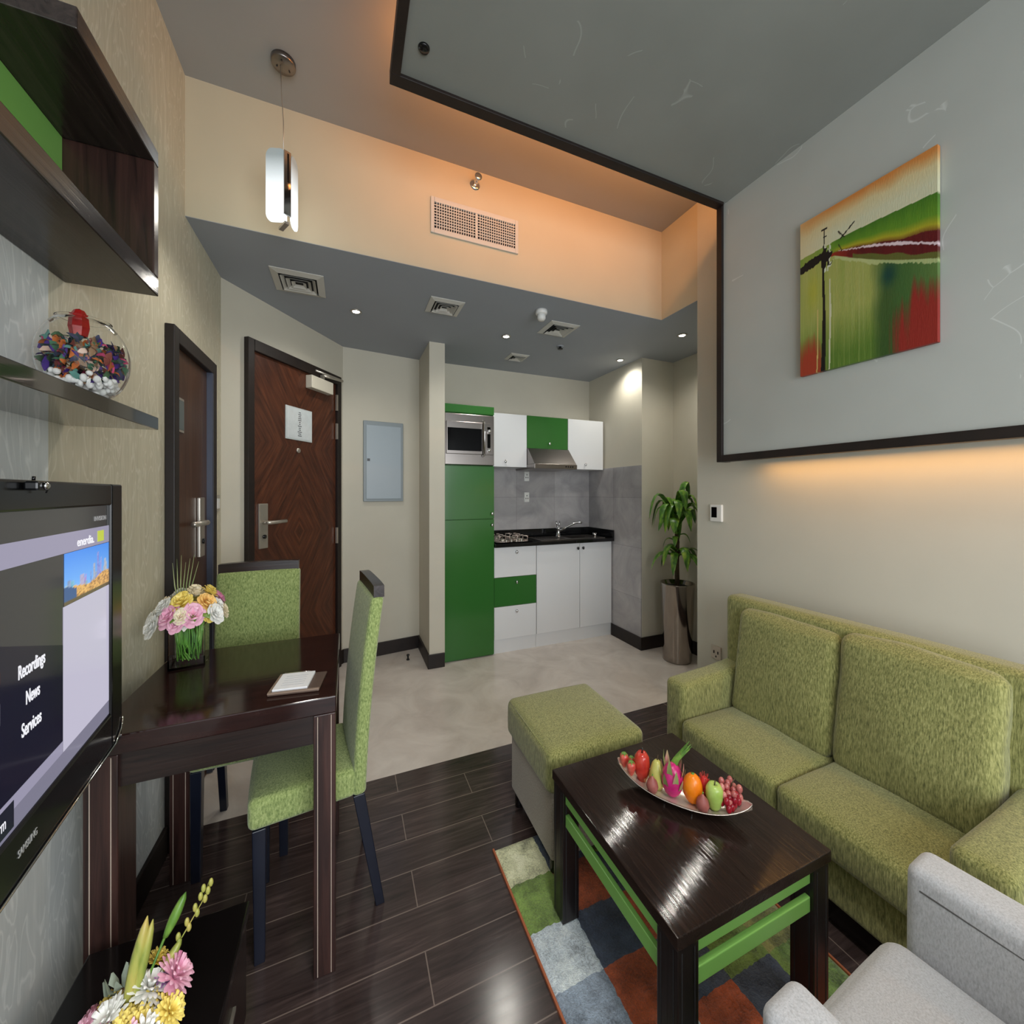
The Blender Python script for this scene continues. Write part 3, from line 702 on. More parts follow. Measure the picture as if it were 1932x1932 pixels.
# pendant lamp
px, py = -0.23, 1.767
pl = thing('pendant_lamp', 'pendant lamp with white opal glass panes on a thin cord', 'lamp', (px, py, 2.33))
MB().lathe([(0.043,ZH-0.0005),(0.043,ZH-0.016),(0.040,ZH-0.02),(0,ZH-0.021)],32,c=(px,py)).build('ceiling_rose', M['steel'], pl)
q = MB()
for a in (0.6, 2.9, 4.6): q.ell((px+0.024*math.cos(a),py+0.024*math.sin(a),ZH-0.021),0.003,0.003,0.004,8,6)
q.build('screws', M['blk'], pl)
MB().tube([(px-0.01,py,ZH-0.02),(px-0.006,py,2.85),(px,py,2.75),(px,py,2.62)],0.0018,6).build('cord', M['satin'], pl)
def pane(ang, off, side0, side1, name='pane'):
    """rounded upright glass pane facing ang (world), off from the axis"""
    u = Vector((-math.sin(ang), math.cos(ang), 0)); n = Vector((math.cos(ang), math.sin(ang), 0))
    z0, z1, r = 2.335, 2.615, 0.022
    pts = []
    for cx_, cz_, a0 in ((side1-r, z1-r*1.5, 0),(side0+r, z1-r*1.5, 90),(side0+r, z0+r*1.5, 180),(side1-r, z0+r*1.5, 270)):
        for k in range(7):
            a = R(a0+15*k); pts.append((cx_+r*math.cos(a), cz_+1.5*r*math.sin(a)))
    vs = []
    for t in (off, off+0.006):
        for (a, z) in pts: vs.append(Vector((px,py,0))+u*a+n*t+Vector((0,0,z)))
    m = len(pts)
    fs = [tuple(range(m))[::-1], tuple(range(m,2*m))]+[(i,(i+1)%m,m+(i+1)%m,m+i) for i in range(m)]
    return MB().add(vs, fs).build(name, M['lamp'], pl)
ca = math.atan2(-py, -px)                                # towards the room's middle
th_ = R(25)
pane(ca-th_, 0.034, -0.046, 0.028)
pane(ca-th_+PI/2, 0.034, -0.022, 0.034)
nL = Vector((math.cos(ca-th_), math.sin(ca-th_), 0)); nR = Vector((-nL.y, nL.x, 0))
cdir = (nL+nR).normalized(); cu = Vector((-cdir.y, cdir.x, 0))
def slab(c, hu, hn, z0, z1):
    b = []
    for z in (z0, z1):
        for a, n_ in ((-hu,-hn),(hu,-hn),(hu,hn),(-hu,hn)): b.append(c+cu*a+cdir*n_+Vector((0,0,z)))
    return b, [(3,2,1,0),(4,5,6,7),(0,1,5,4),(1,2,6,5),(2,3,7,6),(3,0,4,7)]
c0 = Vector((px,py,0))+nL*0.034+nR*0.030
ch_ = MB().add(*slab(c0, 0.013, 0.003, 2.362, 2.61)).build('channel', M['chrome'], pl, bevel=0.002)
MB().add(*slab(c0+cdir*0.0035+cu*0.002, 0.003, 0.0008, 2.49, 2.60)).build('slot', M['blk'], ch_)
for z0_ in (2.338, 2.602): MB().add(*slab(Vector((px,py,0))+cdir*0.004, 0.008, 0.030, z0_, z0_+0.01)).build('bracket', M['satin'], pl)
MB().lathe([(0.0,2.36),(0.012,2.365),(0.012,2.52),(0.0,2.53)],12,c=(px,py)).build('bulb', plain('bulb_glow', col(255,250,240), 0.4, em=(1,0.96,0.88,1), es=8), pl)
l = bpy.data.lights.new('pendant_glow','SPOT'); l.spot_size = R(160); l.spot_blend = 1.0; l.energy = 11; l.color = (1,0.95,0.85); l.shadow_soft_size = 0.05
o = bpy.data.objects.new('pendant_glow', l); C.objects.link(o); o.location = (px, py, 2.31)

# ------------------------------------------------------------------ left wall: shelves, television, bench
sh = thing('wall_shelf', 'dark wood open box shelf with a green back, high on the left wall', 'shelf', (XL, 1.0, 1.788))
SF = -0.433; SE = 1.244
MB().box(XL+0.0005,0.2,1.788,SF,SE,1.832).build('bottom_board', M['darky'], sh, bevel=0.002)
MB().box(XL+0.0005,0.923,2.107,SF,SE,2.146).build('top_board', M['darky'], sh, bevel=0.002)
MB().box(XL+0.0005,SE-0.026,1.833,SF,SE,2.106).build('end_panel', M['darkv'], sh, bevel=0.002)
q = MB().box(XL+0.0005,0.3,1.833,XL+0.009,SE-0.027,2.106).build('back_panel', M['greenb'], sh); q['label'] = 'bright green back panel'
sl = MB().box(XL+0.0005,0.2,1.456,SF,SE,1.487)
tag(sl.build('wall_shelf', wood('grey_brown_shelf_board', col(40,36,33), col(58,52,47), 0.07, (40,2.5,40), 0.02, coat=0.6), org=(XL,0.8,1.461), bevel=0.002), 'plain dark floating shelf board carrying the glass bowl', 'shelf')
# bowl of potpourri
bx, by, bz = -0.511, 1.113, 1.4875
KX = 0.071
gb = thing('glass_bowl', 'round clear glass bowl filled with potpourri on the lower shelf', 'bowl', (bx,by,bz))
prof = []
for k in range(2, 27):
    a = PI*k/32; prof.append((KX*math.sin(a), bz+0.094-0.094*math.cos(a)))
prof = [(0.0,bz+0.0006)] + [(prof[0][0], bz+0.0006)] + prof[1:]
inn = [(max(0,r-0.0025), z+0.0035) for r, z in prof][::-1]
MB().lathe(prof+[(prof[-1][0]+0.003,prof[-1][1]+0.003)]+inn, 48, c=(bx,by)).build('bowl', M['glass'], gb)
pc = [(col(96,64,150)),(col(70,120,90)),(col(200,110,50)),(col(190,70,110)),(col(60,64,90)),(col(150,120,90)),(col(90,140,130)),(col(120,60,50)),(col(60,90,60)),(col(210,180,160)),(col(70,40,130)),(col(40,60,70))]
random.seed(11); q = MB(); cl_ = []
for k in range(620):
    while True:
        x,y,z = [random.uniform(-1,1) for _ in range(3)]
        rr = x*x+y*y+z*z
        if rr < 0.86 and -0.62 < z < 0.36 and (rr > 0.42 or z > 0.1): break
    p = Vector((bx+x*KX*0.93, by+y*KX*0.93, bz+0.094+z*0.094*0.93))
    Mx = Matrix.Translation(p) @ Matrix.Diagonal((1,1,1.45,1)) @ Matrix.Rotation(random.uniform(0,6),4,Vector((random.random(),random.random(),random.random()+0.1)).normalized())
    L_ = random.uniform(0.006,0.011); n0 = len(q.v)
    q.blade([(-L_,0,0),(-L_*0.4,0,0.003),(L_*0.4,0,0.004),(L_,0,0)],[0.001,L_*0.5,L_*0.5,0.001],(0,1,0),fold=random.uniform(-0.5,0.5),M=Mx)
    c = random.choice(pc); cl_ += [c]*(len(q.v)-n0)
po = q.build('potpourri', vcol('dried_petals', 0.8), gb); po['kind'] = 'stuff'
a_ = po.data.color_attributes.new('Col','FLOAT_COLOR','POINT')
for i, c in enumerate(cl_): a_.data[i].color = c
q = MB(); random.seed(5)
for k in range(150):
    r_ = math.sqrt(random.random())*0.054; t = random.uniform(0,2*PI)
    z = bz+0.094-0.094*math.sqrt(max(0,1-(r_/KX)**2))*0.93 + random.uniform(0.004,0.022)
    q.ell((bx+r_*math.cos(t),by+r_*math.sin(t),z), random.uniform(0.004,0.007),random.uniform(0.004,0.007),random.uniform(0.005,0.009),7,5)
o = q.build('white_pebbles', plain('white_pebble', col(232,232,228), 0.6), gb); o['kind'] = 'stuff'
q = MB().lathe([(0.0,bz+0.135),(0.013,bz+0.137),(0.0165,bz+0.155),(0.0145,bz+0.178),(0.008,bz+0.191),(0.0,bz+0.195)],7,c=(bx-0.002,by-0.012),smooth=False)
tag(q.build('red_ornament', plain('red_crystal', col(150,28,26), 0.15, var=0.25, vs=40), org=(bx-0.002,by-0.012,bz+0.135)), 'faceted red crystal ornament standing on top of the potpourri', 'ornament')

# television
TR = R(96.8); TS = 0.935
tv = thing('television', 'flat screen television on a wall bracket showing a hotel menu', 'television', (-0.4586*TS,0.8625*TS,1.3*(1-TS)), TR)
tv.scale = (TS,TS,TS)
TX0, TX1, TZ0, TZ1 = -0.41, 0.376, 0.713, 1.320
SXa, SXb, SZa, SZb = -0.372, 0.313, 0.800, 1.272
q = MB().box(TX0,-0.004,TZ0,SXa,0.03,TZ1).box(SXb,-0.004,TZ0,TX1,0.03,TZ1).box(SXa,-0.004,SZb,SXb,0.03,TZ1).box(SXa,-0.004,TZ0,SXb,0.03,SZa)
q.build('bezel', M['blk'], tv, local=True, bevel=0.004)
MB().box(TX0+0.01,0.030,TZ0+0.01,TX1-0.012,0.045,TZ1-0.01).build('back_cover', M['blk'], tv, local=True)
MB().tube([(TX0+0.005,-0.006,TZ0+0.01),(TX1-0.05,-0.006,TZ0+0.01),(TX1-0.015,-0.006,TZ0+0.028),(TX1-0.005,-0.006,TZ0+0.05)],0.002,6).build('edge_strip', M['chrome'], tv, local=True)
MB().box(-0.2,0.045,0.93,0.12,0.06,1.12).box(-0.08,0.06,0.98,0.0,0.128,1.06).build('wall_bracket', M['blk'], tv, local=True)
def emis(name, c, s=0.9):
    return plain(name, (0.01,0.01,0.012,1), 0.12, em=c, es=s)
scr = MB().box(SXa,0.002,SZa,SXb,0.028,SZb).build('screen', emis('screen_dark_grey', col(62,62,62), 0.8), tv, local=True)
def sq(name, x0, z0, x1, z1, y, mat):
    return MB().box(x0,y-0.0004,z0,x1,y,z1).build(name, mat, scr, local=True)
lil = emis('screen_lilac', col(158,154,178), 0.9)
sq('title_bar', SXa, 1.190, SXb, 1.227, 0.0018, lil)
MB().prism([(SXa,0.853),(0.105,0.853),(0.105,1.026),(-0.075,1.084),(SXa,1.10)],0.0,0.0004,M=Matrix.Translation((0,0.0018,0))@Matrix.Rotation(PI/2,4,'X')).build('menu_panel', emis('screen_navy', col(10,10,34), 0.9), scr, local=True)
sq('text_panel', 0.107, 0.832, SXb, 1.093, 0.0018, emis('screen_pale', col(196,192,212), 0.95))
sq('status_bar', SXa, SZa+0.001, SXb, 0.832, 0.0018, emis('screen_grey_lilac', col(128,126,146), 0.9))
sq('status_bar_left', SXa, 0.832, 0.105, 0.853, 0.0018, lil)
sq('button', -0.2, 0.807, -0.041, 0.846, 0.0013, emis('screen_button', col(22,26,40), 0.9))
# city picture shown on the screen: sky, towers, low sand-coloured roofs
nx_, nz_ = 44, 36; vs = []; fs = []; cc = []
x0, x1, z0, z1 = 0.110, 0.3125, 1.094, 1.189
random.seed(2)
tw = [(random.uniform(0.0,1.0), random.uniform(0.012,0.05), random.uniform(0.3,0.5)) for _ in range(16)]+[(0.72,0.045,0.86),(0.79,0.03,0.72),(0.62,0.03,0.62),(0.90,0.05,0.66),(0.55,0.02,0.5)]
for j in range(nz_+1):
    for i in range(nx_+1):
        s_, t_ = i/nx_, j/nz_
        c = Vector((70+60*(1-t_),130+50*(1-t_),215+15*(1-t_)))
        for k,(a,b,h) in enumerate(tw):
            if abs(s_-a) < b*(1.2-t_) and t_ < h: c = Vector((96+14*(k%5),120+12*(k%4),160+8*(k%6))).lerp(Vector((190,206,226)), 0.35*random.random())
        if t_ < 0.24+0.05*math.sin(9*s_)+0.10*s_: c = Vector((214,170,104)).lerp(Vector((128,92,64)), random.random()**2)
        if t_ < 0.30+0.04*math.sin(14*s_+1) and s_ < 0.25: c = Vector((60,84,128))
        if t_ < 0.08: c = Vector((92,80,64))
        vs.append((x0+(x1-x0)*s_, 0.0014, z0+(z1-z0)*t_)); cc.append(col(*c))
for j in range(nz_):
    for i in range(nx_): a = j*(nx_+1)+i; fs.append((a,a+1,a+nx_+2,a+nx_+1))
o = MB().add(vs,fs).build('picture', vcol('screen_picture', 0.15, 0.9), scr, local=True)
a_ = o.data.color_attributes.new('Col','FLOAT_COLOR','POINT')
for i,c in enumerate(cc): a_.data[i].color = (c[0],c[1],c[2],1)
RXt = Matrix.Rotation(PI/2,4,'X')
def tvt(name, body, size, x, z, mat, sx=1.0, y=0.0012, bold=0.0, par=None):
    return text(name, body, size, mat, par or scr, Matrix.Translation((x,y,z)) @ RXt, sx, 0.0003, bold=bold)
wt = emis('screen_white', col(240,240,246), 1.0)
tvt('menu_text', 'Recordings', 0.030, -0.030, 1.018, wt, 0.56, bold=0.0004)
tvt('menu_text', 'News', 0.030, -0.010, 0.972, wt, 0.56, bold=0.0004)
tvt('menu_text', 'Services', 0.030, -0.021, 0.926, wt, 0.56, bold=0.0004)
tvt('menu_text', 'rm', 0.026, -0.078, 0.818, wt, 0.6, 0.0009)
tvt('logo_text', 'enerdia.', 0.024, 0.160, 1.197, wt, 0.98, bold=0.0003)
sq('logo_square', 0.252, 1.196, 0.284, 1.219, 0.0013, emis('screen_lime', col(196,208,80), 0.95))
tvt('channel_text', 'INVISION', 0.014, 0.236, 1.241, emis('screen_soft_grey', col(150,150,150), 0.9), 1.05)
sq('red_badge', -0.2, 1.03, -0.0735, 1.047, 0.0013, emis('screen_red', col(200,40,50), 0.9))
sq('white_tile', -0.2, 0.972, -0.0735, 1.003, 0.0013, wt)
tvt('brand_text', 'SAMSUNG', 0.0165, -0.044, 0.758, plain('silver_print', col(176,178,176), 0.4), 0.68, -0.0045, par=tv)
q = MB().box(-0.038,-0.012,1.3005,0.0,0.012,1.3155).lathe([(0.008,0),(0.008,0.004),(0.004,0.006)],14,M=Matrix.Translation((-0.018,-0.012,1.309))@RXt)
wc = thing('infrared_receiver', 'small black receiver clipped on the top edge of the television', 'receiver', (-0.4586*TS,0.8625*TS,1.3*(1-TS)), TR)
wc.scale = (TS,TS,TS)
MB().box(-0.036,-0.022,1.304,0.0,-0.0055,1.318).build('case', M['blk'], wc, local=True, bevel=0.003)
MB().lathe([(0.006,0),(0.006,0.003),(0.003,0.005)],14,M=Matrix.Translation((-0.018,-0.022,1.311))@RXt).build('lens', M['chrome'], wc, local=True)
MB().tube([(0.0,-0.012,1.312),(0.012,-0.014,1.306),(0.01,-0.013,1.3)],0.0012,6).tube([(0.034,0.01,1.3205),(0.035,0.01,1.327)],0.0022,6).build('cable', M['blk'], wc, local=True)

# bench under the television
be = thing('media_bench', 'low glossy black bench along the left wall carrying the mixed bouquet', 'bench', (-0.37, 0.6, 0))
MB().box(-0.517,0.05,0.272,-0.221,1.142,0.30).build('top', M['black'], be, bevel=0.003)
MB().box(-0.505,0.07,0.03,-0.232,1.13,0.271).build('body', M['dark'], be)
for y0_ in (0.08,0.43,0.78):
    d = MB().box(-0.2315,y0_,0.045,-0.224,y0_+0.342,0.262).build('drawer', M['dark'], be, bevel=0.002)
    MB().box(-0.2238,y0_+0.12,0.20,-0.218,y0_+0.22,0.208).build('handle', M['satin'], d)
MB().box(-0.49,0.09,0,-0.25,1.11,0.03).build('plinth', M['black'], be)

# ------------------------------------------------------------------ dining table
dt = thing('dining_table', 'dark polished wooden dining table against the left wall', 'table', (-0.28, 1.43, 0))
DX0, DX1, DY0, DY1 = -0.545, -0.027, 1.170, 1.690
MB().box(DX0,DY0,0.705,DX1,DY1,0.75).build('tabletop', M['dinetop'], dt, bevel=0.003)
MB().box(DX0+0.06,DY0+0.012,0.625,DX1-0.056,DY0+0.03,0.704).build('apron', M['dark'], dt)
MB().box(DX0+0.06,DY1-0.03,0.625,DX1-0.056,DY1-0.012,0.704).build('apron', M['dark'], dt)
MB().box(DX0+0.012,DY0+0.06,0.625,DX0+0.03,DY1-0.06,0.704).build('apron', M['dark'], dt)
MB().box(DX1-0.030,DY0+0.06,0.625,DX1-0.012,DY1-0.06,0.704).build('apron', M['dark'], dt)
inl = plain('pale_inlay_line', col(176,160,146), 0.4)
for x0_,x1_,y0_,y1_ in ((DX0+0.004,DX0+0.064,DY0+0.002,DY0+0.088),(DX1-0.056,DX1-0.002,DY0+0.002,DY0+0.056),(DX0+0.004,DX0+0.058,DY1-0.057,DY1-0.002),(DX1-0.056,DX1-0.002,DY1-0.056,DY1-0.002)):
    lg = MB().box(x0_,y0_,0,x1_,y1_,0.704).build('leg', M['darkv'], dt, bevel=0.002)
    for t in (0.19,0.80):
        x = x0_+(x1_-x0_)*t
        MB().box(x-0.0009,y0_-0.0007,0.004,x+0.0009,y0_+0.0005,0.70).build('inlay', inl, lg)

# ------------------------------------------------------------------ dining chairs
def chair(label, loc, rz):
    t = thing('dining_chair', label, 'chair', loc, rz, 'green dining chairs')
    MB().rbox(-0.148,-0.165,0.372,0.148,0.115,0.458,0.018,(0.0,0.004,0.012),8).build('seat', M['chairfab'], t, local=True)
    def lean(o):
        k = (o.z-0.38)/0.6; return Vector((o.x*(1+0.0*k), o.y+0.055*k*k*0.6+0.022*k, o.z))
    MB().rbox(-0.15,0.102,0.372,0.15,0.142,0.975,0.014,(0,0.006,0.004),10,shear=lean).build('backrest', M['chairfab'], t, local=True)
    q = MB()
    n = 12
    for k in range(n):
        a, b = -1+2*k/n, -1+2*(k+1)/n
        za, zb = 1.012-0.004*a**4, 1.012-0.004*b**4
        xa, xb = 0.144*a, 0.144*b
        y0_, y1_, zl = 0.164, 0.196, 0.972
        v = [(xa,y0_,zl),(xb,y0_,zl),(xb,y1_,zl),(xa,y1_,zl),(xa,y0_,za),(xb,y0_,zb),(xb,y1_,zb),(xa,y1_,za)]
        f = [(3,2,1,0),(4,5,6,7),(0,1,5,4),(2,3,7,6)]
        if k == 0: f.append((3,0,4,7))
        if k == n-1: f.append((1,2,6,5))
        q.add(v,f)
    rail = q.build('top_rail', M['dark'], t, local=True)
    for s in (-1,1):
        MB().add([(s*0.128-0.013,-0.150,0),(s*0.128+0.013,-0.150,0),(s*0.128+0.013,-0.124,0),(s*0.128-0.013,-0.124,0),(s*0.126-0.016,-0.155,0.371),(s*0.126+0.016,-0.155,0.371),(s*0.126+0.016,-0.122,0.371),(s*0.126-0.016,-0.122,0.371)],
            [(3,2,1,0),(4,5,6,7),(0,1,5,4),(1,2,6,5),(2,3,7,6),(3,0,4,7)]).build('leg', M['legnavy'], t, local=True, bevel=0.002)
        MB().add([(s*0.128-0.012,0.172,0),(s*0.128+0.012,0.172,0),(s*0.128+0.012,0.198,0),(s*0.128-0.012,0.198,0),(s*0.128-0.014,0.104,0.371),(s*0.128+0.014,0.104,0.371),(s*0.128+0.014,0.138,0.371),(s*0.128-0.014,0.138,0.371)],
            [(3,2,1,0),(4,5,6,7),(0,1,5,4),(1,2,6,5),(2,3,7,6),(3,0,4,7)]).build('leg', M['legnavy'], t, local=True, bevel=0.002)
    return t
M['legnavy'] = plain('blue_black_leg', col(20,24,38), 0.3, var=0.15)
ch = chair('green upholstered dining chair at the far end of the dining table, facing the camera', (-0.338,1.765,0), 0.0)
c2 = dup(ch, 'green upholstered dining chair on the right side of the dining table, seen side-on')
c2.location = (-0.103,1.425,0); c2.rotation_euler = (0,0,R(-83.3))

# ------------------------------------------------------------------ on the dining table
vx, vy, vz = -0.470, 1.575, 0.7505
va = thing('glass_vase', 'square clear glass vase with green stems on the dining table', 'vase', (vx,vy,vz), R(8))
h = 0.046; H_ = 0.128
q = MB(); q.box(-h,-h,0,h,h,0.006)
for (a0,b0,a1,b1) in ((-h,-h,-h+0.004,h),(h-0.004,-h,h,h),(-h+0.004,-h,h-0.004,-h+0.004),(-h+0.004,h-0.004,h-0.004,h)): q.box(a0,b0,0.006,a1,b1,H_)
q.build('glass', M['glass'], va, local=True)
def flower(mb_list, c, r, n, axis, mats_rings, cup=0.5, zs=1.45):
    """ringed petals round axis; returns one mesh"""
    ax = Vector(axis).normalized(); q = MB()
    rot = ax.to_track_quat('Z','Y').to_matrix().to_4x4()
    base = Matrix.Translation(c) @ Matrix.Diagonal((1,1,zs,1)) @ rot
    for ring,(k,ln,up,wd) in enumerate(mats_rings):
        for j in range(k):
            a = 2*PI*(j+0.5*(ring%2))/k + random.uniform(-0.12,0.12)
            d = Vector((math.cos(a),math.sin(a),0)); L_ = r*ln*random.uniform(0.9,1.08)
            pts = [d*0.002, d*L_*0.45+Vector((0,0,L_*up*0.6)), d*L_*0.85+Vector((0,0,L_*up)), d*L_+Vector((0,0,L_*(up*0.9)))]
            q.blade(pts,[0.15*wd*r,0.8*wd*r,0.9*wd*r,0.25*wd*r],(-math.sin(a),math.cos(a),0),fold=0.15,M=base)
    return q
ROSE = [(7,1.0,0.35,0.42),(6,0.8,0.75,0.4),(5,0.55,1.3,0.36),(4,0.3,2.6,0.3)]
MUM = [(16,1.0,0.12,0.13),(14,0.85,0.4,0.13),(11,0.65,0.85,0.12),(8,0.42,1.6,0.12)]
random.seed(21)
bq = thing('bouquet', 'round bouquet of pink, yellow and cream flowers in the square vase', 'flowers', (vx,vy,vz+H_))
q = MB()
for k in range(90):
    a = random.uniform(0,2*PI); r0 = random.uniform(0,0.036); r1 = random.uniform(0,0.045)
    b2 = a+random.uniform(-1.5,1.5)
    q.tube([(vx+r0*math.cos(a),vy+r0*math.sin(a),vz+0.012+random.uniform(0,0.03)),(vx+0.032*math.cos(b2),vy+0.032*math.sin(b2),vz+0.075),(vx+r1*math.cos(b2),vy+r1*math.sin(b2),vz+H_+0.025)],0.0019,5)
q.build('stems', M['stalk'], bq)
fl = [('p_pink',(-0.028,-0.045,0.020),0.026),('p_pink',(0.022,-0.048,0.018),0.027),('p_yel',(-0.008,-0.028,0.055),0.026),('p_or',(0.045,-0.018,0.045),0.024),
      ('p_cream',(0.010,0.010,0.070),0.026),('p_yel',(0.040,0.022,0.068),0.022),('p_cream',(-0.052,0.0,0.040),0.025),('p_white',(-0.066,-0.030,0.006),0.024),
      ('p_white',(0.062,0.0,0.030),0.02),('p_pink',(-0.01,-0.058,0.004),0.02),('p_white',(-0.03,0.03,0.058),0.024),('p_yel',(0.0,0.05,0.05),0.024),('p_pink',(0.05,0.05,0.04),0.024),('p_cream',(-0.055,0.045,0.03),0.024),('p_or',(0.028,-0.03,0.03),0.02),('p_white',(-0.062,-0.052,-0.002),0.022),('p_white',(0.066,-0.030,0.014),0.022),('p_cream',(0.0,-0.060,0.024),0.018),('p_cream',(0.072,0.012,0.01),0.02),('p_white',(-0.045,-0.03,0.048),0.02),('p_yel',(0.052,-0.035,0.01),0.016)]
for m_,p,r in fl:
    c = Vector((vx,vy,vz+H_))+Vector((p[0]*1.12,p[1]*1.12,p[2]*1.0+0.014)); ax = Vector((p[0],p[1]-0.01,0.045+p[2]*0.4))
    flower(None, c, r*1.22, 0, ax, ROSE).build('flower', M[m_], bq)
for k in range(16):
    a = 2*PI*k/16+random.uniform(-0.2,0.2); d = Vector((math.cos(a),math.sin(a),0)); b0 = Vector((vx,vy,vz+H_+0.008))
    L_ = random.uniform(0.078,0.105); dz = random.uniform(-0.012,0.035)
    MB().blade([b0+d*0.02,b0+d*L_*0.6+Vector((0,0,dz+0.01)),b0+d*L_*0.85+Vector((0,0,dz)),b0+d*L_+Vector((0,0,dz-0.01))],[0.003,0.011,0.010,0.001],(-d.y,d.x,0.2),fold=0.2).build('leaf', M['leafl'] if k%3 else M['p_white'], bq)
q = MB()
for k in range(7):
    dx = -0.050+0.010*k; b0 = Vector((vx-0.025+0.004*k,vy+0.012,vz+H_+0.03))
    q.blade([b0,b0+Vector((dx*0.35,0.005,0.09)),b0+Vector((dx*0.75+0.012,0.01,0.165+0.012*(k%3)))],[0.0022,0.0020,0.0004],(1,-0.4,0),fold=0.3)
q.build('grass_blades', leafmat('pale_grass', col(120,140,90), col(160,172,120), col(190,196,150)), bq)
# notepad on its tray
nt = thing('notepad_tray', 'thin brown leather tray on the dining table holding a notepad', 'tray', (-0.125,1.283,0.7505), R(-8))
MB().box(-0.066,-0.062,0,0.062,0.056,0.005).build('base', plain('brown_leather', col(84,66,56), 0.4, var=0.1, vs=40), nt, local=True, bevel=0.002)
MB().box(-0.066,-0.062,0.005,0.062,-0.056,0.009).box(-0.066,-0.056,0.005,-0.060,0.056,0.009).build('lip', plain('pale_leather_edge', col(140,120,104), 0.4), nt, local=True)
npd = thing('notepad', 'white notepad lying on the brown leather tray', 'notepad', (-0.137,1.285,0.7556), R(-8))
MB().box(-0.046,-0.05,0,0.042,0.05,0.007).build('paper', plain('white_paper', col(236,238,240), 0.6), npd, local=True, bevel=0.0008)
q = MB()
for k in range(5): q.box(-0.03,-0.03+0.014*k,0.0071,0.028,-0.028+0.014*k,0.0074)
q.build('printed_lines', plain('grey_line_print', col(190,194,200), 0.6), npd, local=True)
pe = MB().tube([(-0.045,0.063,0.0045),(0.02,0.063,0.0045),(0.028,0.063,0.0045)],[0.0035,0.0035,0.001],8,M=Matrix.Translation((-0.137,1.285,0.7512))@Matrix.Rotation(R(-8),4,'Z'))
tag(pe.build('pen', M['chrome'], org=(-0.137,1.285,0.7512)), 'slim silver pen lying behind the white notepad', 'pen')

# mixed bouquet on the bench
ux, uy, uz = -0.368, 0.912, 0.3005
v2 = thing('flower_bowl', 'small dark bowl on the bench holding the mixed bouquet', 'bowl', (ux,uy,uz))
MB().lathe([(0.0,uz),(0.028,uz),(0.042,uz+0.02),(0.046,uz+0.045),(0.042,uz+0.045),(0.03,uz+0.012),(0,uz+0.01)],24,c=(ux,uy)).build('body', M['bglass'], v2)
random.seed(33)
O_0 = Vector((ux,uy,uz))
b2 = thing('bouquet', 'mixed bouquet of white, pink and yellow chrysanthemums with lily buds on the black bench', 'flowers', (ux,uy,uz+0.03))
q = MB().ell((ux,uy,uz+0.045),0.044,0.044,0.026,14,8); q.build('foliage_core', M['stalk'], b2)
fl = [('p_white',(-0.020,-0.002,0.072),0.030),('p_white',(0.030,0.020,0.078),0.032),('p_pink',(0.066,0.022,0.082),0.034),('p_yel',(0.070,-0.012,0.056),0.026),('p_yel',(0.030,0.050,0.098),0.022),
      ('p_yel',(0.006,-0.010,0.062),0.024),('p_pink',(-0.050,0.0,0.062),0.024),('p_pink',(0.022,-0.045,0.052),0.030),('p_lil',(0.048,0.026,0.080),0.016),('p_white',(0.044,-0.040,0.056),0.026),
      ('p_yel',(-0.014,-0.04,0.054),0.024),('p_white',(-0.05,-0.035,0.05),0.026),('p_pink',(-0.03,-0.06,0.035),0.026),('p_yel',(0.05,-0.06,0.035),0.024),('p_white',(0.0,-0.07,0.03),0.026),('p_yel',(-0.03,0.03,0.066),0.022),('p_pink',(0.0,0.05,0.066),0.022)]
for m_,p,r in fl:
    c = Vector((ux,uy,uz))+Vector(p); ax = Vector((p[0],p[1]-0.02,0.07))
    flower(None, c, r, 0, ax, MUM).build('flower', M[m_], b2)
for k in range(26):
    a = k*2.399; rr_ = 0.078*math.sqrt((k+0.5)/26); m_ = ('p_yel','p_white','p_yel','p_white','p_pink','p_yel')[k%6]
    p = Vector((rr_*math.cos(a), rr_*math.sin(a), 0.064-0.030*(rr_/0.078)**2))
    flower(None, O_0+p, 0.019+0.004*(k%3), 0, (p.x,p.y-0.01,0.06), MUM).build('flower', M[m_], b2)
def budmesh(p0, p1, r):
    p0, p1 = Vector(p0), Vector(p1); n = 7
    return MB().tube([p0+(p1-p0)*k/n for k in range(n+1)],[r*(0.35+0.65*math.sin(PI*min(1,(k/n)*0.9+0.08))) if k < n else 0.0008 for k in range(n+1)],8)
O_ = Vector((ux,uy,uz))
for p0,p1,r,m_ in (((0.0,0.012,0.075),(0.022,0.035,0.205),0.010,'bud'),((0.012,0.012,0.08),(0.030,0.035,0.195),0.008,'bud'),((0.045,0.045,0.145),(0.072,0.062,0.205),0.009,'leafl'),((0.046,0.03,0.095),(0.07,0.045,0.13),0.008,'bud'),((-0.055,-0.035,0.05),(-0.075,-0.01,0.088),0.013,'leafl')):
    budmesh(O_+Vector(p0),O_+Vector(p1),r).build('bud', M[m_], b2)
MB().tube([O_+Vector((0.02,0.02,0.08)),O_+Vector((0.045,0.045,0.147))],0.0025,6).build('stem', M['leafl'], b2)
q = MB()
st = [O_+Vector((0.035,0.03,0.09)),O_+Vector((0.07,0.05,0.13)),O_+Vector((0.098,0.062,0.175)),O_+Vector((0.108,0.068,0.205))]
q.tube(st,0.0012,5)
for k in range(11):
    t = 0.25+0.07*k; i = min(2,int(t*3)); f_ = t*3-i; p = st[i].lerp(st[i+1],f_)
    q.ell(p+Vector(((-1)**k*0.005,0,0.004)),0.0042,0.0042,0.0085,8,6)
q.build('green_spray', M['bud'], b2)
q = MB()
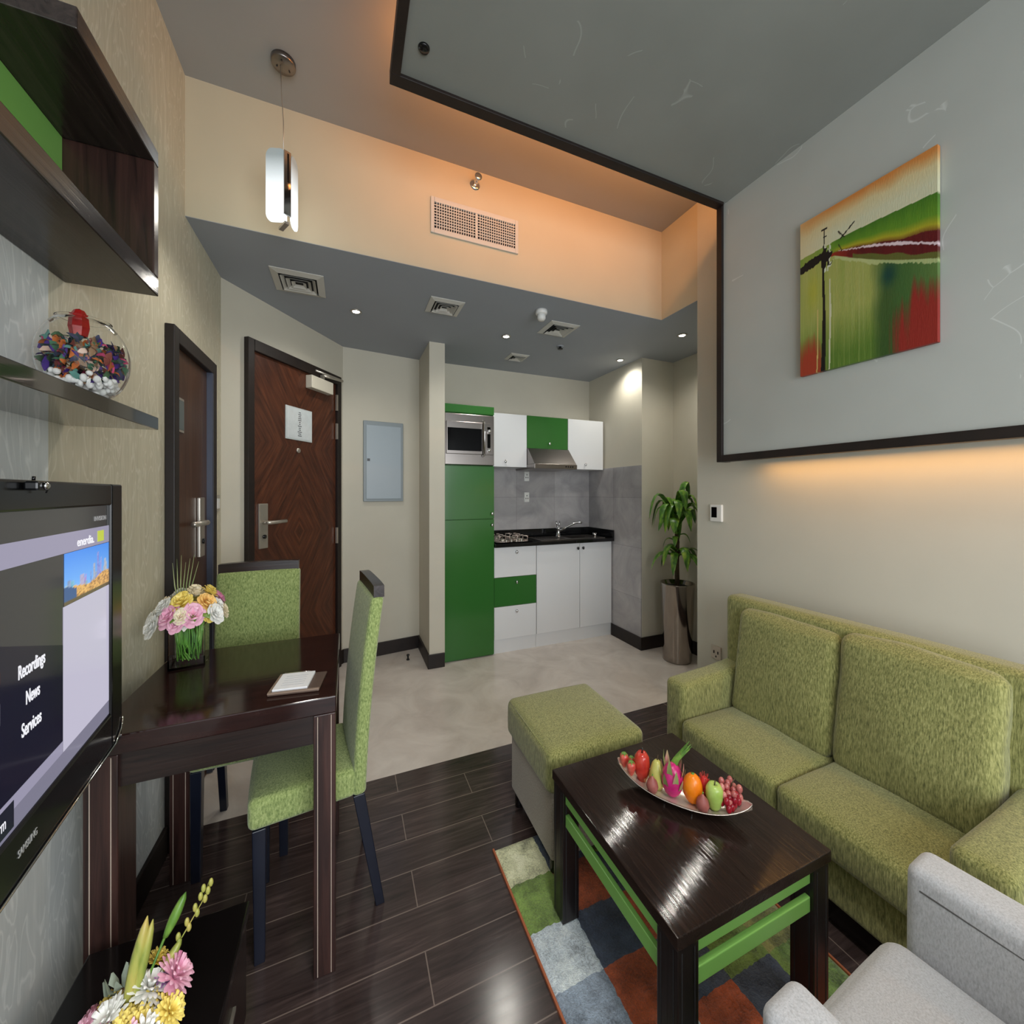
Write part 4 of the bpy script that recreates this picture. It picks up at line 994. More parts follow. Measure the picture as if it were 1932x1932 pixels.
for k in range(9):
    a = 0.75*k; d = Vector((math.cos(a),math.sin(a)*0.5,0)); b0 = O_+Vector((-0.012+0.010*math.cos(a),0.032,0.082+0.004*(k%4)))
    q.blade([b0,b0+d*0.010+Vector((0,0,0.010)),b0+d*0.018+Vector((0,0,0.024+0.006*(k%3)))],[0.004,0.0095,0.002],(-d.y,d.x,0.4),fold=0.35)
q.build('eucalyptus_leaves', plain('grey_green_leaf', col(140,150,134), 0.7, var=0.12, vs=60), b2)
for k in range(9):
    a = R(40*k+10); d = Vector((math.cos(a),math.sin(a),0)); b0 = O_+Vector((0,0,0.05)); L_ = 0.085
    MB().blade([b0+d*0.03,b0+d*L_*0.7+Vector((0,0,0.012)),b0+d*L_+Vector((0,0,-0.004))],[0.004,0.012,0.001],(-d.y,d.x,0.1),fold=0.25).build('leaf', M['leaf'], b2)

# ------------------------------------------------------------------ potted plant
ppx, ppy = 2.375, 2.335
pt = thing('planter', 'tall tapered stainless steel planter in the corner beside the kitchen', 'planter', (ppx,ppy,0))
MB().lathe([(0.0,0.002),(0.103,0.002),(0.106,0.01),(0.125,0.592),(0.127,0.596),(0.125,0.602),(0.118,0.60),(0.117,0.56)],48,c=(ppx,ppy)).build('body', plain('polished_steel', col(158,150,142), 0.10, 1.0), pt)
MB().lathe([(0.1165,0.565),(0.06,0.575),(0.0,0.58)],24,c=(ppx,ppy)).build('soil', M['soil'], pt)
pn = thing('dracaena', 'potted dracaena with arching green leaves in the steel planter', 'plant', (ppx,ppy,0.59))
MB().tube([(ppx,ppy,0.579),(ppx-0.004,ppy,0.75),(ppx+0.003,ppy,0.92),(ppx-0.006,ppy+0.002,0.98)],[0.018,0.017,0.015,0.013],10).build('trunk', M['stem'], pn)
MB().tube([(ppx-0.004,ppy,0.90),(ppx-0.012,ppy-0.004,1.02),(ppx-0.015,ppy,1.20)],[0.006,0.0055,0.004],8).build('stem', M['leaf'], pn)
MB().tube([(ppx-0.004,ppy,0.72),(ppx+0.004,ppy-0.004,0.80),(ppx+0.002,ppy-0.006,0.84)],[0.006,0.005,0.004],8).build('stem', M['leaf'], pn)
random.seed(14)
def pleaf(b, a, reach, rise, drop, w):
    d = Vector((math.cos(a),math.sin(a),0)); b = Vector(b)
    n = 8; pts = []; ws = []
    for k in range(n+1):
        t = k/n
        z = rise*math.sin(PI*min(1,t*1.15)*0.62)*1.0 - drop*max(0,t-0.3)**1.6
        pts.append(b+d*reach*math.sin(t*PI/2*0.95)+Vector((0,0,z)))
        ws.append(w*(math.sin(PI*min(1,0.08+t*0.92))**0.7)+0.0006)
    return MB().blade(pts,ws,(-d.y,d.x,random.uniform(-0.25,0.25)),fold=0.25)
crown = [(1.06,1.18),(0.80,0.86)]
ramp_a = [k*2*PI/11+0.5*(k//11) for k in range(22)]
for k,a in enumerate(ramp_a):
    up = random.uniform(0.06,0.20) if k%3 else random.uniform(0.19,0.26)
    pleaf((ppx-0.014,ppy,1.02+0.16*(k/21)+random.uniform(-0.02,0.02)), a+random.uniform(-0.15,0.15), random.uniform(0.13,0.22), up, random.uniform(0.20,0.50), random.uniform(0.030,0.042)).build('leaf', M['leaf'], pn)
for k in range(11):
    a = k*2*PI/11+0.3
    pleaf((ppx,ppy-0.003,random.uniform(0.80,0.845)), a, random.uniform(0.13,0.20), random.uniform(0.03,0.09), random.uniform(0.18,0.34), random.uniform(0.027,0.036)).build('leaf', M['leaf'], pn)
for k in range(4):
    pleaf((ppx-0.008,ppy,0.93+0.02*k), 2.2+k*1.6, 0.10, 0.03, 0.16, 0.02).build('leaf', M['leaf'], pn)

ds0 = thing('door_stop', 'small black door stop standing on the stone floor before the entrance wall', 'door stop', (0.437,3.14,0))
MB().lathe([(0.012,0.0005),(0.012,0.006),(0.006,0.009),(0.006,0.03),(0.0,0.031)],14,c=(0.437,3.14)).build('post', M['blk'], ds0)
MB().lathe([(0.009,0.0305),(0.011,0.033),(0.011,0.042),(0.007,0.045),(0.0,0.0455)],14,c=(0.437,3.14)).build('rubber_cap', M['blk'], ds0)
# ------------------------------------------------------------------ sofa
so_ = thing('sofa', 'green chenille two-seat sofa along the right wall', 'sofa', (1.53,0.85,0))
SY0_, SYa, SYb, SY1_ = 0.345, 0.455, 1.245, 1.350
MB().rbox(1.318,SYa-0.02,0.085,1.70,SYb+0.02,0.238,0.02,(0.0,0,0),8).build('base', M['sofa'], so_)
def armtop(o):
    if o.z > 0.3:
        t = (o.x-1.30)/0.46; o = Vector((o.x,o.y,o.z-0.012*(1-t)**2+0.045*max(0,t-0.5)))
    return o
MB().rbox(1.300,SYb,0.085,1.74,SY1_,0.50,0.025,(0.004,0.004,0.006),8,shear=armtop).build('arm', M['sofa'], so_)
MB().rbox(1.282,SY0_,0.085,1.74,SYa,0.50,0.025,(0.004,0.004,0.006),8,shear=armtop).build('arm', M['sofa'], so_)
MB().rbox(1.665,SY0_+0.005,0.10,1.775,SY1_-0.005,0.818,0.03,(0.004,0,0.004),12).build('back', M['sofa'], so_)
ym = 0.852
for y0_,y1_ in ((ym+0.001,SYb-0.002),(SYa+0.002,ym-0.001)):
    MB().rbox(1.278,y0_,0.238,1.66,y1_,0.358,0.026,(0.006,0.0,0.014),10,wob=0.002).build('seat_cushion', M['sofa'], so_)
def rec(o):
    k = (o.z-0.36)/0.43; return Vector((o.x+0.062*k, o.y, o.z))
for y0_,y1_,z1_ in ((ym+0.001,SYb-0.004,0.782),(SYa+0.006,ym-0.001,0.800)):
    MB().rbox(1.560,y0_,0.345,1.655,y1_,z1_,0.034,(0.022,0.0,0.008),12,wob=0.006,shear=rec).build('back_cushion', M['sofa'], so_)
for x in (1.34,1.70):
    for y in (0.38,1.31): MB().box(x-0.018,y-0.018,0,x+0.018,y+0.018,0.085).build('foot', M['black'], so_)
MB().box(1.34,0.42,0.02,1.36,1.29,0.085).build('front_rail', M['black'], so_)

# ------------------------------------------------------------------ ottoman
ot = thing('ottoman', 'square green topped ottoman with taupe sides beyond the coffee table', 'ottoman', (0.812,1.338,0), R(-1.0))
MB().rbox(-0.198,-0.198,0.292,0.198,0.200,0.440,0.03,(0.004,0.004,0.014),10).build('cushion', M['sofa'], ot, local=True)
MB().rbox(-0.178,-0.178,0.062,0.182,0.190,0.292,0.01,(0,0,0),4).build('base', M['ottobase'], ot, local=True)
q = MB()
z_ = 0.425; rr_ = 0.189
q.tube([(-rr_,-0.175,z_+0.003),(-rr_-0.002,0,z_+0.006),(-rr_,0.175,z_+0.003)],0.0028,6); q.build('piping', M['sofa'], ot, local=True)
for x in (-0.155,0.155):
    for y in (-0.155,0.16): MB().cyl((x,y),0.016,0.0125 if y < 0 else 0,0.064,12).build('foot', M['black'], ot, local=True)

# ------------------------------------------------------------------ coffee table
co = thing('coffee_table', 'black wooden coffee table with double green side slats', 'table', (0.83,0.83,0.012))
CX0,CX1,CY0,CY1 = 0.588,1.076,0.577,1.082
MB().box(CX0,CY0,0.412,CX1,CY1,0.44).build('tabletop', M['cofftop'], co, bevel=0.002)
lw = 0.056
for x in (CX0+0.004,CX1-0.004-lw):
    for y in (CY0+0.004,CY1-0.004-lw):
        q = MB().box(x,y,0.0125,x+lw,y+lw,0.4115)
        lg = q.build('leg', M['blackm'], co, bevel=0.002)
        for t in (0.2,0.8): MB().box(x+lw*t-0.0012,y-0.0006,0.02,x+lw*t+0.0012,y+0.0004,0.40).box(x-0.0006,y+lw*t-0.0012,0.02,x+0.0004,y+lw*t+0.0012,0.40).build('groove', M['ventdark'], lg)
for z0_,z1_ in ((0.372,0.406),(0.304,0.340)):
    for y in (CY0+0.012,CY1-0.025): MB().box(CX0+lw+0.0045,y,z0_,CX1-lw-0.0045,y+0.013,z1_).build('slat', M['greenb'], co, bevel=0.002)
    for x in (CX0+0.012,CX1-0.025): MB().box(x,CY0+lw+0.0045,z0_,x+0.013,CY1-lw-0.0045,z1_).build('slat', M['greenb'], co, bevel=0.002)

# ------------------------------------------------------------------ rug
rc = {'c':col(220,222,180),'g':col(122,150,74),'l':col(202,214,222),'m':col(148,162,178),'n':col(76,86,104),'r':col(184,92,56),'o':col(146,146,84)}
rows = ['cnogr','grnlg','lnrgn','mrngo','glrng','nmgcr','rcnml','gnlrg','mgrcn']
def rugmat(k, c):
    t = NT('rug_pile_'+k); f = t.noise(t.coords((170,170,170)), 1.0, 3, 0.8); g = t.noise(t.coords((14,14,14)), 1.0, 2)
    mxx = t.add('ShaderNodeMath', operation='MULTIPLY_ADD'); mxx.inputs[1].default_value = 0.6
    t.link(g, mxx.inputs[0]); 
    h_ = t.add('ShaderNodeMath', operation='MULTIPLY'); h_.inputs[1].default_value = 0.5; t.link(f, h_.inputs[0]); t.link(h_.outputs[0], mxx.inputs[2])
    d_ = tuple(x*0.34 for x in c[:3])+(1,); e_ = tuple(min(1,x*1.55) for x in c[:3])+(1,)
    t.link(t.ramp(mxx.outputs[0], [(0.38, d_),(0.54, c),(0.70, e_)]), t.b.inputs['Base Color'])
    t.b.inputs['Roughness'].default_value = 0.95; t.b.inputs['Specular IOR Level'].default_value = 0.1
    t.b.inputs['Sheen Weight'].default_value = 0.3
    t.bump(f, 0.9, 0.006); return t.m
kk = list(rc); rm = [rugmat(k, rc[k]) for k in kk]
rgt = thing('rug', 'multicoloured checked shag rug under the coffee table', 'rug', (0.86,0.66,0))
q = MB(); cell = 0.150; sub = 15; RX0, RY1 = 0.492, 1.340
random.seed(8)
nxr, nyr = 5*sub, 9*sub; vs = []; fs = []; ms = []
for j in range(nyr+1):
    for i in range(nxr+1):
        e = i in (0,nxr) or j in (0,nyr)
        jx = 0 if e else random.uniform(-0.0025,0.0025)
        vs.append((RX0+cell*i/sub+jx, RY1-cell*j/sub+jx, 0.003 if e else 0.0095+random.uniform(-0.0025,0.0015)))
for j in range(nyr):
    for i in range(nxr):
        a = j*(nxr+1)+i; fs.append((a,a+nxr+1,a+nxr+2,a+1)); ms.append(kk.index(rows[j//sub][i//sub]))
q.v = [Vector(p) for p in vs]; q.f = [list(f) for f in fs]; q.mi = ms; q.sm = [True]*len(fs)
q.build('pile', rm, rgt)
for x in (RX0-0.006,RX0+5*cell): MB().box(x,RY1-9*cell,0.0005,x+0.006,RY1+0.004,0.009).build('binding', plain('rust_binding', col(170,96,62), 0.8), rgt)
MB().box(RX0,RY1-9*cell,0.0003,RX0+5*cell,RY1,0.0022).build('backing', plain('jute_backing', col(120,104,84), 0.9), rgt)

# ------------------------------------------------------------------ armchair
ac = thing('armchair', 'grey fabric armchair in the near right corner', 'armchair', (0.835,0.14,0), R(4.0))
AW, AF = 0.280, 0.262
MB().rbox(-AW,-0.26,0.09,-AW+0.09,AF,0.577,0.02,(0.004,0.004,0.006),8).build('arm', M['armfab'], ac, local=True)
MB().rbox(AW-0.09,-0.26,0.09,AW,AF,0.577,0.02,(0.004,0.004,0.006),8).build('arm', M['armfab'], ac, local=True)
MB().rbox(-AW+0.092,-0.20,0.26,AW-0.092,AF+0.024,0.432,0.035,(0.0,0.008,0.022),10).build('seat_cushion', M['armfab'], ac, local=True)
MB().rbox(-AW+0.088,-0.24,0.08,AW-0.088,AF-0.008,0.26,0.012,(0,0,0),4).build('base', M['armfab'], ac, local=True)
MB().rbox(-AW+0.004,-0.30,0.09,AW-0.004,-0.19,0.80,0.035,(0.0,0.01,0.004),8).build('back', M['armfab'], ac, local=True)
for s in (-1,1):
    xi = s*(AW-0.09)
    q = MB().tube([(xi,AF-0.022,0.540),(xi,-0.2,0.540)],0.0016,5); q.build('seam', M['seamgrey'], ac, local=True)
for x in (-0.22,0.22):
    for y in (-0.22,0.22): MB().box(x-0.018,y-0.018,0.012 if y > 0 else 0.012,x+0.018,y+0.018,0.09).build('foot', M['black'], ac, local=True)

# ------------------------------------------------------------------ painting
pa = thing('painting', 'square abstract canvas in green, red and orange on the grey panel', 'painting', (PX,0.832,2.09))
PYa, PYb, PZ0, PZ1 = 0.628, 1.036, 1.778, 2.402
def lerp(a, b, t): t = max(0,min(1,t)); return a+(b-a)*t
def V(*c): return Vector(c)
def paint(s, t):
    """s: 0 left..1 right, t: 0 bottom..1 top"""
    n1 = noise.noise(Vector((s*26, t*2.2, 1.0))); n2 = noise.noise(Vector((s*7, t*5, 4.0))); n3 = noise.noise(Vector((s*60,t*5,8.0)))
    n4 = noise.noise(Vector((s*70, t*1.6, 3.0)))
    hor = 0.768+0.010*math.sin(s*4.0)
    low = 0.69-0.38*max(0,s-0.3)+0.03*max(0,0.3-s) + 0.03*math.sin(max(0,s-0.3)*4.4)*-0.6
    mar = 0.705-0.20*max(0,s-0.3); whi = 0.705-0.31*max(0,s-0.33)+0.018*math.sin(max(0,s-0.33)*4.6)
    if t > hor:
        k = (t-hor)/(1-hor)
        c = V(206,204,172).lerp(V(212,196,150), max(0,min(1,(k-0.25)/0.35))).lerp(V(204,132,66), max(0,min(1,(k-0.60+n2*0.10)/0.34)))
        c = c.lerp(V(214,190,142), 0.5*max(0,1-s/0.3))
    elif t > low:
        if s < 0.26: c = V(112,144,54).lerp(V(150,160,72), n1*0.5+0.4)
        else:
            w = (s-0.26)/0.74; k = t-mar+n2*0.012
            if k > 0:
                g = max(0.02,hor-mar); q_ = k/g
                c = V(120,84,30).lerp(V(168,160,36), q_/0.16) if q_ < 0.16 else V(168,160,36).lerp(V(92,136,34), (q_-0.16)/0.28) if q_ < 0.44 else V(92,136,34).lerp(V(70,116,30), (q_-0.44)/0.5+n1*0.3)
                if w < 0.12: c = c.lerp(V(110,146,44), 1-w/0.12)
            else: c = V(160,52,26).lerp(V(92,16,20), max(0,min(1,w*3.2))).lerp(V(60,12,16), max(0,n1)*0.6)
            if t-low < 0.035+0.02*n2 and w > 0.25: c = c.lerp(V(96,124,48), 0.75)
            if w > 0.10 and abs(t-whi+n3*0.006) < 0.010*min(1,w*2.4)*(0.8+0.5*n2): c = V(222,200,206)
    else:
        base = V(146,158,76).lerp(V(170,170,96), max(0,min(1,n1*0.7+0.5))).lerp(V(88,120,42), max(0,min(1,(0.34-t)/0.26+n1*0.3)))
        base = base.lerp(V(184,186,126), max(0,n4)*0.55)
        dk = max(0,min(1,(s-0.58+0.05*n2)/0.10))*max(0,min(1,1-(s-0.80)/0.25))
        base = base.lerp(V(48,78,34), dk*0.85)
        if s > 0.70: base = base.lerp(V(62,102,48), 0.65*min(1,(s-0.70)/0.08))
        g = math.exp(-((s-0.70)/0.05)**2-((t-0.44)/0.06)**2); base = base.lerp(V(12,60,56), g*0.9)
        rd = max(0,min(1,1.5-((s-0.90)/0.19)**2*1.4-(t/0.32)**2*1.3+n1*0.55+n4*0.4)); base = base.lerp(V(150,34,30), rd*0.92)
        rl = max(0,min(1,1.4-((s-0.08)/0.13)**2-(t/0.24)**2*1.2+n1*0.5+n4*0.4)); base = base.lerp(V(168,54,36), rl*0.92)
        yl = math.exp(-((s-0.12)/0.06)**2-((t-0.52)/0.12)**2); base = base.lerp(V(176,172,50), yl*0.6)
        c = base
        if s > 0.30 and low-t < 0.022+0.014*n2+0.01*n3: c = c.lerp(V(184,192,134), 0.85)
    # tree trunk and its cross stroke
    tx = 0.205+0.010*math.sin(t*5); wd = 0.020*max(0.35,1-t*0.9)+0.004*n3
    if t < 0.66 and abs(s-tx) < wd: c = V(18,14,14)
    if t < 0.56 and abs(s-tx-0.052) < 0.006+0.005*n3: c = V(206,204,176)
    if t < 0.40 and abs(s-tx+0.055) < 0.004+0.006*n3: c = V(204,180,110)
    if t >= 0.70 and t < 0.975 and abs(s-0.215) < 0.006*(1.1-(t-0.7)*3.2)+0.002*n3: c = V(30,22,20)
    if abs(t-0.885) < 0.005 and abs(s-0.215) < 0.026: c = V(30,22,20)
    if abs(t-0.835) < 0.004 and abs(s-0.222) < 0.014: c = V(30,22,20)
    bl = ((s-0.225)/0.062)**2+((t-0.70)/0.075)**2+1.2*noise.noise(Vector((s*40,t*30,2)))
    if bl < 0.65: c = V(16,14,16)
    elif bl < 0.95 and s > 0.215 and n3 > -0.05: c = V(214,216,196)
    if s < 0.22:
        yy = 0.692+0.14*s
        if abs(t-yy+n3*0.008) < 0.026*(1.1-abs(s-0.13)*2.6)+0.010*n2: c = V(18,16,16)
    for (sa,ta,sb_,tb) in ((0.35,0.775,0.46,0.835),(0.38,0.775,0.33,0.825),(0.335,0.745,0.36,0.70)):
        dx,dy = sb_-sa,tb-ta; u_ = max(0,min(1,((s-sa)*dx+(t-ta)*dy)/(dx*dx+dy*dy)))
        if math.hypot(s-sa-u_*dx,(t-ta-u_*dy)) < 0.0045+0.004*n3: c = V(36,30,26)
    return col(*[max(0,min(255,x)) for x in c])
NS, NTt = 230, 260; vs = []; fs = []; cc = []
pf = PX-0.020
for j in range(NTt+1):
    for i in range(NS+1):
        s, t = i/NS, j/NTt
        vs.append((pf, PYb-(PYb-PYa)*s, PZ0+(PZ1-PZ0)*t)); cc.append(paint(s,t))
for j in range(NTt):
    for i in range(NS): a = j*(NS+1)+i; fs.append((a,a+1,a+NS+2,a+NS+1))
o = MB().add(vs,fs).build('canvas_face', vcol('oil_paint', 0.45, 0, 0.4, 0.25), pa)
a_ = o.data.color_attributes.new('Col','FLOAT_COLOR','POINT')
for i,c in enumerate(cc): a_.data[i].color = c
# wrapped edges carry the picture round the sides
vs = []; fs = []; cc = []
ring = [(0,j/60) for j in range(61)]+[(i/60,1) for i in range(1,61)]+[(1,1-j/60) for j in range(1,61)]+[(1-i/60,0) for i in range(1,60)]
for x in (pf, PX-0.003):
    for s,t in ring: vs.append((x, PYb-(PYb-PYa)*s, PZ0+(PZ1-PZ0)*t)); cc.append(paint(min(0.995,max(0.005,s)),min(0.995,max(0.005,t))))
n = len(ring)
for k in range(n): fs.append((k,(k+1)%n,n+(k+1)%n,n+k))
o = MB().add(vs,fs).build('canvas_edge', bpy.data.materials['oil_paint'], pa)
a_ = o.data.color_attributes.new('Col','FLOAT_COLOR','POINT')
for i,c in enumerate(cc): a_.data[i].color = c
MB().box(PX-0.017,PYa+0.006,PZ0+0.006,PX-0.0005,PYb-0.006,PZ1-0.006).build('stretcher_frame', plain('pine_stretcher', col(190,160,120), 0.8), pa)

# ------------------------------------------------------------------ fruit dish
A_ = Vector((0.755,0.976)); B_ = Vector((0.962,0.696)); AX = (B_-A_).normalized(); NN = Vector((-0.8034,-0.5954))
DL = (B_-A_).length
TZ = 0.4405
ds_ = thing('fruit_dish', 'boat shaped silver dish on two small feet on the coffee table', 'dish', (0.856,0.839,TZ))
def dishz(s, w): return TZ+0.0085+0.034*abs(2*s-1)**3+0.013*w*w
def dishp(s, w, dz=0.0):
    W_ = 0.056*max(0,math.sin(PI*(0.0005+0.999*s)))**0.55
    p = A_+AX*DL*s+NN*(W_*w); return (p.x,p.y,dishz(s,w)+dz)
vs = []; fs = []; ns, nw = 40, 12
for lay in (0,1):
    for i in range(ns+1):
        for j in range(nw+1): vs.append(dishp(i/ns,-1+2*j/nw,0.003*lay))
off_ = (ns+1)*(nw+1)
for i in range(ns):
    for j in range(nw):
        a = i*(nw+1)+j; fs.append((a,a+1,a+nw+2,a+nw+1)); b = a+off_; fs.append((b,b+nw+1,b+nw+2,b+1))
for i in range(ns):
    for j in (0,nw):
        a = i*(nw+1)+j; b = a+nw+1; fs.append((a,b,b+off_,a+off_))
MB().add(vs,fs,0,True).build('dish', plain('polished_silver_rim', col(226,214,202), 0.22, 0.55), ds_)
for s in (0.40,0.60):
    for w in (0.6,-0.6):
        p = dishp(s,w); MB().lathe([(0.003,TZ),(0.003,p[2]),(0.002,p[2]+0.002)],10,c=(p[0],p[1])).build('foot', M['chrome'], ds_)
def fpos(t, off):
    p = A_+AX*(t)+NN*off; s = t/DL
    W_ = 0.056*max(0.02,math.sin(PI*(0.02+0.96*s)))**0.75
    return p.x, p.y, dishz(s, max(-1,min(1,off/W_)))+0.0035
def fruit(name, label, cat, t, off, prof, mat, n=20, grp=None, tilt=None):
    x,y,z = fpos(t,off); o = thing(name, label, cat, (x,y,z), group=grp)
    return o
def fm(name, a, b, c, r=0.25, sc=14): return leafmat2(name,a,b,c,r,sc)
def leafmat2(name,a,b,c,r,sc):
    t = NT(name); f = t.noise(t.coords((sc,sc,sc)),1.0,4); t.link(t.ramp(f,[(0.3,a),(0.5,b),(0.72,c)]),t.b.inputs['Base Color']); t.b.inputs['Roughness'].default_value = r; return t.m
# orange
x,y,z = fpos(0.209,0.010); f0 = thing('orange', 'round ripe orange in the middle of the fruit dish', 'fruit', (x,y,z))
MB().ell((x,y,z+0.040),0.0255,0.0255,0.040,24,16).build('peel', fm('orange_peel',col(226,112,16),col(240,134,24),col(246,156,44)), f0)
MB().lathe([(0.0045,z+0.0785),(0.0045,z+0.081),(0,z+0.082)],8,c=(x,y)).build('stem_button', M['leafl'], f0)
# green apple
x,y,z = fpos(0.262,0.012); f0 = thing('green_apple', 'pale green apple between the orange and the grapes', 'fruit', (x,y,z))
MB().lathe([(0,z+0.006),(0.009,z),(0.016,z+0.012),(0.0215,z+0.036),(0.021,z+0.055),(0.014,z+0.068),(0.006,z+0.068),(0,z+0.061)],24,c=(x,y)).build('body', fm('green_apple_skin',col(140,170,70),col(166,192,98),col(190,208,130)), f0)
MB().tube([(x,y,z+0.061),(x+0.003,y,z+0.077)],0.0014,6).build('stalk', M['stem'], f0)
# pear
x,y,z = fpos(0.115,0.004); f0 = thing('pear', 'yellow green pear left of the dragon fruit', 'fruit', (x,y,z))
MB().lathe([(0,z+0.002),(0.013,z),(0.022,z+0.018),(0.0225,z+0.036),(0.018,z+0.055),(0.013,z+0.071),(0.007,z+0.079),(0,z+0.08)],24,c=(x,y)).build('body', fm('pear_skin',col(170,170,80),col(196,192,106),col(210,204,130)), f0)
MB().tube([(x,y,z+0.077),(x+0.005,y+0.001,z+0.093)],0.0015,6).build('stalk', M['stem'], f0)
# red pear
x,y,z = fpos(0.072,0.0); f0 = thing('red_pear', 'tall glossy red pear in the left half of the fruit dish', 'fruit', (x,y,z))
MB().lathe([(0,z+0.002),(0.012,z),(0.020,z+0.022),(0.0225,z+0.046),(0.020,z+0.068),(0.012,z+0.080),(0.004,z+0.080),(0,z+0.077)],24,c=(x,y)).build('body', fm('red_pear_skin',col(150,30,28),col(190,58,46),col(214,96,70),0.18), f0)
MB().tube([(x,y,z+0.077),(x+0.004,y+0.002,z+0.092)],0.002,6).build('stalk', M['blk'], f0)
# dragon fruit
x,y,z = fpos(0.157,0.012); f0 = thing('dragon_fruit', 'magenta dragon fruit with green scales standing in the dish', 'fruit', (x,y,z))
MB().ell((x,y,z+0.046),0.0285,0.0285,0.046,24,16).build('body', fm('dragon_fruit_skin',col(170,24,90),col(200,44,120),col(214,80,140)), f0)
random.seed(4); sc_ = leafmat('dragon_scale', col(110,130,70), col(150,164,100), col(206,110,140))
for k in range(15):
    a = k*2.4; u_ = 0.25+0.7*k/15; zc = z+0.046+0.046*(2*u_-1)*0.92; rr_ = 0.0285*math.sqrt(max(0.02,1-((2*u_-1)*0.92)**2))
    d = Vector((math.cos(a),math.sin(a),0)); b0 = Vector((x,y,zc))+d*rr_*0.98
    L_ = 0.02+0.018*u_
    MB().blade([b0,b0+d*0.004+Vector((0,0,L_*0.6)),b0+d*0.009*(1.3-u_)+Vector((0,0,L_*1.2))],[0.008,0.006,0.0008],(-d.y,d.x,0),fold=0.1).build('scale', sc_, f0)
for k in range(6):
    b0 = Vector((x,y,z+0.085)); a = R(-30+18*k); 
    MB().blade([b0,b0+Vector((0.012+0.002*k,0.004*math.sin(a),0.018)),b0+Vector((0.046+0.008*(k%3),0.012*math.sin(a)-0.012,0.044+0.010*(k%2)))],[0.011,0.009,0.0008],(0.2*math.sin(a),1,0),fold=0.3).build('crown_leaf', M['leafl'], f0)
# figs
figm = fm('fig_skin',col(130,62,60),col(160,92,84),col(186,124,112),0.5,20)
for t,off,lb in ((0.108,0.036,'small brownish pink fig at the front edge, before the pear'),(0.236,0.036,'small brownish pink fig at the front edge, before the orange')):
    x,y,z = fpos(t,off); f0 = thing('fig', lb, 'fruit', (x,y,z), group='figs')
    MB().lathe([(0,z),(0.012,z+0.002),(0.0165,z+0.016),(0.013,z+0.03),(0.004,z+0.040),(0.002,z+0.044),(0,z+0.044)],18,c=(x,y)).build('body', figm, f0)
    MB().tube([(x,y,z+0.043),(x+0.001,y,z+0.049)],0.0016,6).build('stalk', M['leafl'], f0)
# strawberries
strm = fm('strawberry_skin',col(186,56,48),col(212,100,84),col(232,160,140),0.3,40)
for t,off,lb,s in ((0.020,0.0,'strawberry at the far left tip of the fruit dish',1.0),(0.046,0.020,'pale pink strawberry at the front, next to the red pear',1.0),(0.038,-0.014,'small dark red strawberry at the back of the left tip',0.8)):
    x,y,z = fpos(t,off); f0 = thing('strawberry', lb, 'fruit', (x,y,z), group='strawberries')
    MB().lathe([(0,z),(0.006*s,z+0.006*s),(0.0125*s,z+0.026*s),(0.0115*s,z+0.038*s),(0.004*s,z+0.043*s),(0,z+0.043*s)],16,c=(x,y)).build('body', strm, f0)
    q = MB()
    for k in range(6):
        a = PI/3*k; d = Vector((math.cos(a),math.sin(a),0)); b0 = Vector((x,y,z+0.043*s))
        q.blade([b0,b0+d*0.006*s+Vector((0,0,0.001)),b0+d*0.011*s+Vector((0,0,-0.004))],[0.002,0.003,0.0005],(-d.y,d.x,0))
    q.build('calyx', M['leafl'], f0)
# rambutan
x,y,z = fpos(0.236,-0.012); f0 = thing('rambutan', 'spiky red rambutan behind the orange and the apple', 'fruit', (x,y,z))
MB().ell((x,y,z+0.042),0.014,0.014,0.026,14,10).ell((x,y,z+0.014),0.013,0.013,0.014,12,8).build('body', fm('rambutan_skin',col(150,20,24),col(190,40,40),col(210,80,70),0.5), f0)
random.seed(6); q = MB()
for k in range(70):
    a = random.uniform(0,2*PI); u_ = random.uniform(-0.9,1); rr_ = 0.014*math.sqrt(1-u_*u_*0.98)
    d = Vector((math.cos(a)*rr_,math.sin(a)*rr_,u_*0.026)); p = Vector((x,y,z+0.042))+d; q.tube([p,p+d*0.45],[0.0009,0.0003],4)
q.build('spines', M['p_or'] if False else plain('rambutan_spine', col(206,70,62), 0.6), f0)
